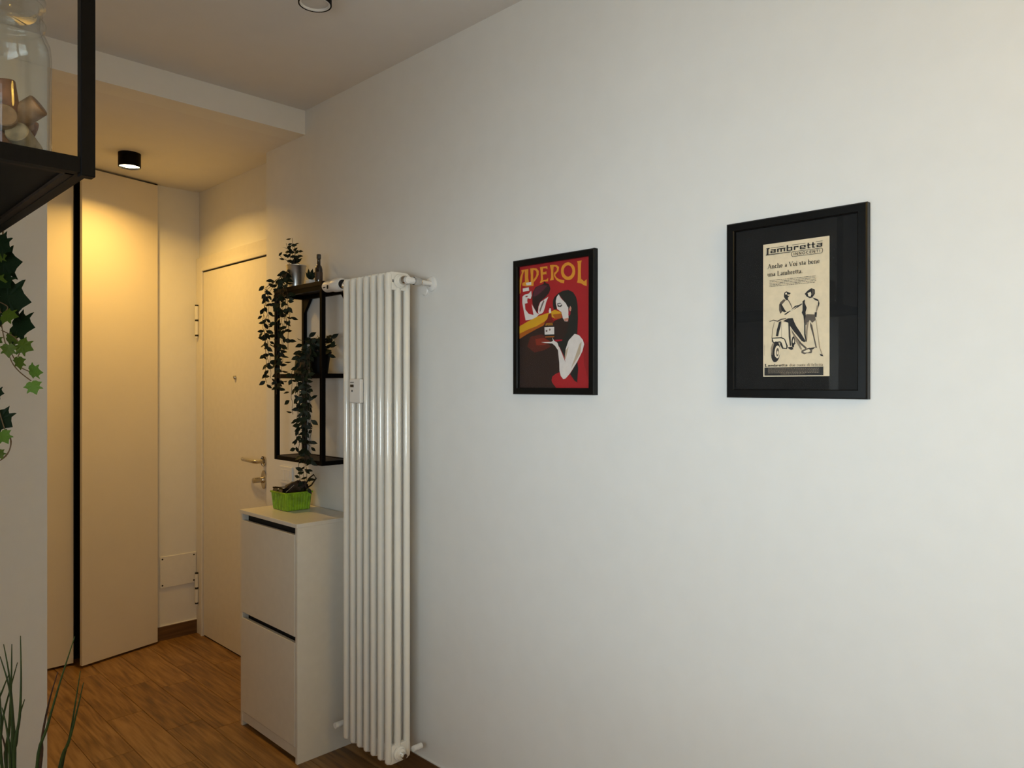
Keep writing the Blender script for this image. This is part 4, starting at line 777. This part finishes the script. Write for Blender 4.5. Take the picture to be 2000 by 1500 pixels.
# ================================================================== HANGING KITCHEN SHELF (upper left)
ks = thing('hanging_shelf', 'large black metal frame shelf in the upper left foreground', 'shelf', (-1.55, 1.6, 1.776))
F0, F1, E0, E1, Z0, Z1 = -1.712, -1.394, 1.194, 1.994, 1.776, 2.526
T2 = .019
for x in (F0, F1-T2):
    for y in (E0, E1-T2): boxes((x, x+T2, y, y+T2, Z0, Z1)).build('post', M['black'], ks, bevel=.0012)
for z in (Z0+.004, Z1-.024):
    for y in (E0+.003, E1-T2): boxes((F0+T2, F1-T2, y, y+T2-.003, z, z+.0225)).build('cross_rail', M['black'], ks)
    for x in (F0, F1-T2-.003): boxes((x, x+T2-.003, E0+T2, E1-T2, z, z+.0225)).build('long_rail', M['black'], ks)
boxes((F0+T2, F1-T2-.003, E0+T2, E1-T2, Z0+.010, Z0+.024)).build('shelf_board', M['black'], ks)
boxes((F0+T2, F1-T2-.0025, E0+T2+.001, E0+T2+.012, Z0+.005, Z0+.010), (F1-T2-.014, F1-T2-.003, E0+T2, E1-T2, Z0+.005, Z0+.010)).build('support_lip', M['warmlit_board'], ks)
# jar of corks
JX, JY, JZ, JR = -1.489, 1.312, Z0+.0265, .0655
jr = thing('glass_jar', 'large clear glass jar half filled with corks on the black shelf', 'jar', (JX, JY, JZ))
MB().lathe([(0, .004), (.045, .003), (JR-.010, 0), (JR-.003, .003), (JR, .012), (JR, .165), (JR-.002, .182), (JR-.007, .194), (JR-.012, .200), (JR-.012, .206), (JR-.008, .209), (JR-.007, .213), (JR-.009, .217), (JR-.012, .219), (JR-.012, .232), (JR-.009, .236), (JR-.010, .240),
            (JR-.014, .240), (JR-.0155, .205), (JR-.010, .190), (JR-.0045, .178), (JR-.003, .163), (JR-.003, .014), (JR-.007, .005), (0, .0065)], (JX, JY, JZ), 56).build('glass', M['glass'], jr, smooth='all')
MB().lathe([(0, .225), (.046, .225), (.0495, .238), (.0495, .2405), (.058, .2425), (.058, .250), (.040, .256), (.014, .258), (.013, .266), (.018, .274), (.016, .284), (0, .288)], (JX, JY, JZ), 40).build('lid', M['glass'], jr, smooth='all')
ck = MB(); ck.lathe([(0, -.0225), (.0125, -.0225), (.0138, -.021), (.0138, .021), (.0125, .0225), (0, .0225)], (0, 0, 0), 18)
cork_me = [ck.mesh('cork', M['cork'], smooth=True)]
for mm_ in ('cork2', 'cork3'): q = cork_me[0].copy(); q.materials[0] = M[mm_]; cork_me.append(q)
# view-side corks first: (angle round the jar, radius, height, tilt, turn, tone)
V0 = math.atan2(-.988, -.155)
CORKS = [(.80, .040, .026, 1.25, .3, 2, 'pale grey stained cork low at the right side of the glass jar'), (.75, .042, .066, .95, 1.9, 0, 'tan cork tilted against the right wall of the glass jar'),
         (.12, .034, .050, 1.5, 1.45, 0, 'pale cork end facing out in the middle of the glass jar'), (.15, .036, .082, .22, .6, 1, 'reddish brown cork standing upright on top of the pile'),
         (-.55, .038, .068, .9, 2.6, 2, 'pale cork leaning left on the pile in the glass jar'), (-.20, .036, .020, 1.35, .9, 1, 'dark reddish cork at the bottom front of the glass jar'), (-.8, .038, .026, 1.3, 2.2, 0, 'tan cork at the bottom left of the glass jar')]
for a, r, z, tl, tn, k, lb in CORKS:
    an = V0 + a; o = link('cork', cork_me[k]); o.location = (JX+r*math.cos(an), JY+r*math.sin(an), JZ+.006+z-.003); o.rotation_euler = (tl, 0, tn + an); o.scale = (1.16, 1.16, 1.12)
    tag(o, lb, 'cork', 'corks in the glass jar')
for k in range(14):
    an = V0 + PI + random.uniform(-1.9, 1.9); r = random.uniform(.0, .034); z = .016 + .020*(k//3)
    o = link('cork', cork_me[k % 3]); o.location = (JX+r*math.cos(an), JY+r*math.sin(an), JZ+.006+z); o.rotation_euler = (random.uniform(1.1, 1.55), 0, random.uniform(0, 6))
    tag(o, 'cork at the back of the pile in the glass jar', 'cork', 'corks at the back of the glass jar')

# ---- ivy hanging from the shelf
iv = thing('ivy_plant', 'ivy with lobed green leaves trailing down from the black foreground shelf', 'plant', (-1.55, 1.80, Z0+.024))
MB().lathe([(0, .0005), (.045, .0005), (.060, .10), (.064, .10), (.064, .112), (.056, .112), (.054, .09), (0, .09)], (-1.56, 1.86, Z0+.0245), 28).build('pot', M['terra'], iv, smooth=True)
MB().lathe([(.0545, .091), (.02, .096), (0, .097)], (-1.56, 1.86, Z0+.0245), 14).build('soil', M['leather'], iv)
def ivy_mesh(m, sx=1.0):
    half = [(0, 0.06), (.10, -.03), (.27, .02), (.36, .14), (.55, .22), (.40, .34), (.33, .46), (.44, .62), (.47, .72), (.27, .66), (.16, .76), (0, 1.0)]
    b = bmesh.new(); c = b.verts.new((0, .3, 0)); 
    for s in (-1, 1):
        v = [b.verts.new((s*x*sx, y, -.18*x*x*2 - .10*(y-.3)**2 + .05*x)) for x, y in half]
        for i in range(len(v)-1): b.faces.new([c, v[i], v[i+1]] if s > 0 else [c, v[i+1], v[i]])
    bmesh.ops.remove_doubles(b, verts=b.verts, dist=1e-5)
    me = bpy.data.meshes.new('leaf'); b.to_mesh(me); b.free(); me.materials.append(m); return me
IV = [ivy_mesh(M['ivy0']), ivy_mesh(M['ivy1'], 1.1), ivy_mesh(M['ivy2'])]
for bx, tx_, k, asp in IVY:
    b0 = Vector(bx); t0 = Vector(tx_); L_ = (t0-b0).length
    link('leaf', IV[k], iv, leaf_matrix(b0, t0-b0+rvec(L_*.15), VIEW+rvec(.45), L_*1.1, asp*1.08))
for st in IVYST:
    P_ = [Vector(p) for p in st]; d = []
    for i in range(len(P_)-1):
        p0, p1, p2, p3 = P_[max(0, i-1)], P_[i], P_[i+1], P_[min(len(P_)-1, i+2)]
        for q in range(5):
            t = q/5; d.append(.5*((2*p1)+(p2-p0)*t+(2*p0-5*p1+4*p2-p3)*t*t+(3*p1-p0-3*p2+p3)*t**3))
    d.append(P_[-1]); MB().tube(d, .0011, 6).build('stem', M['ivystem'], iv, smooth='all')
MB().tube([(-1.56, 1.86, Z0+.12), (-1.50, 1.86, Z0+.17), (-1.42, 1.855, Z0+.14), (-1.386, 1.85, Z0+.05), (-1.384, 1.85, Z0-.02), IVYST[0][0]], .0018, 6).build('stem', M['ivystem'], iv, smooth='all')

# ---- grass plant in the lower left corner
gp = thing('grass_plant', 'tall potted grass plant with thin green blades in the lower left corner', 'plant', (GC[0], GC[1], 0))
MB().lathe([(0, .001), (.085, .001), (.115, .24), (.120, .24), (.120, .26), (.108, .26), (.105, .22), (0, .22)], (GC[0], GC[1], 0), 36).build('pot', M['terra'], gp, smooth=True)
MB().lathe([(.106, .221), (.05, .228), (0, .23)], (GC[0], GC[1], 0), 16).build('soil', M['leather'], gp)
for k, st in enumerate(GRASS):
    P_ = [Vector(p) for p in st]
    low = Vector((GC[0]+.05*math.cos(k*2.4), GC[1]+.05*math.sin(k*2.4), .225))
    last = P_[-1]; P_ += [last.lerp(low, .35)+(last-P_[-2])*.25, last.lerp(low, .7), low]
    d = []
    for i in range(len(P_)-1):
        p0, p1, p2, p3 = P_[max(0, i-1)], P_[i], P_[i+1], P_[min(len(P_)-1, i+2)]
        for q in range(5):
            t = q/5; d.append(.5*((2*p1)+(p2-p0)*t+(2*p0-5*p1+4*p2-p3)*t*t+(3*p1-p0-3*p2+p3)*t**3))
    d.append(P_[-1]); n = len(d)
    MB().tube(d, [.0007+.0022*min(1, i/(n*.45)) for i in range(n)], 5).build('blade', M['grass2' if k in (8, 9) else 'grass'], gp, smooth='all')
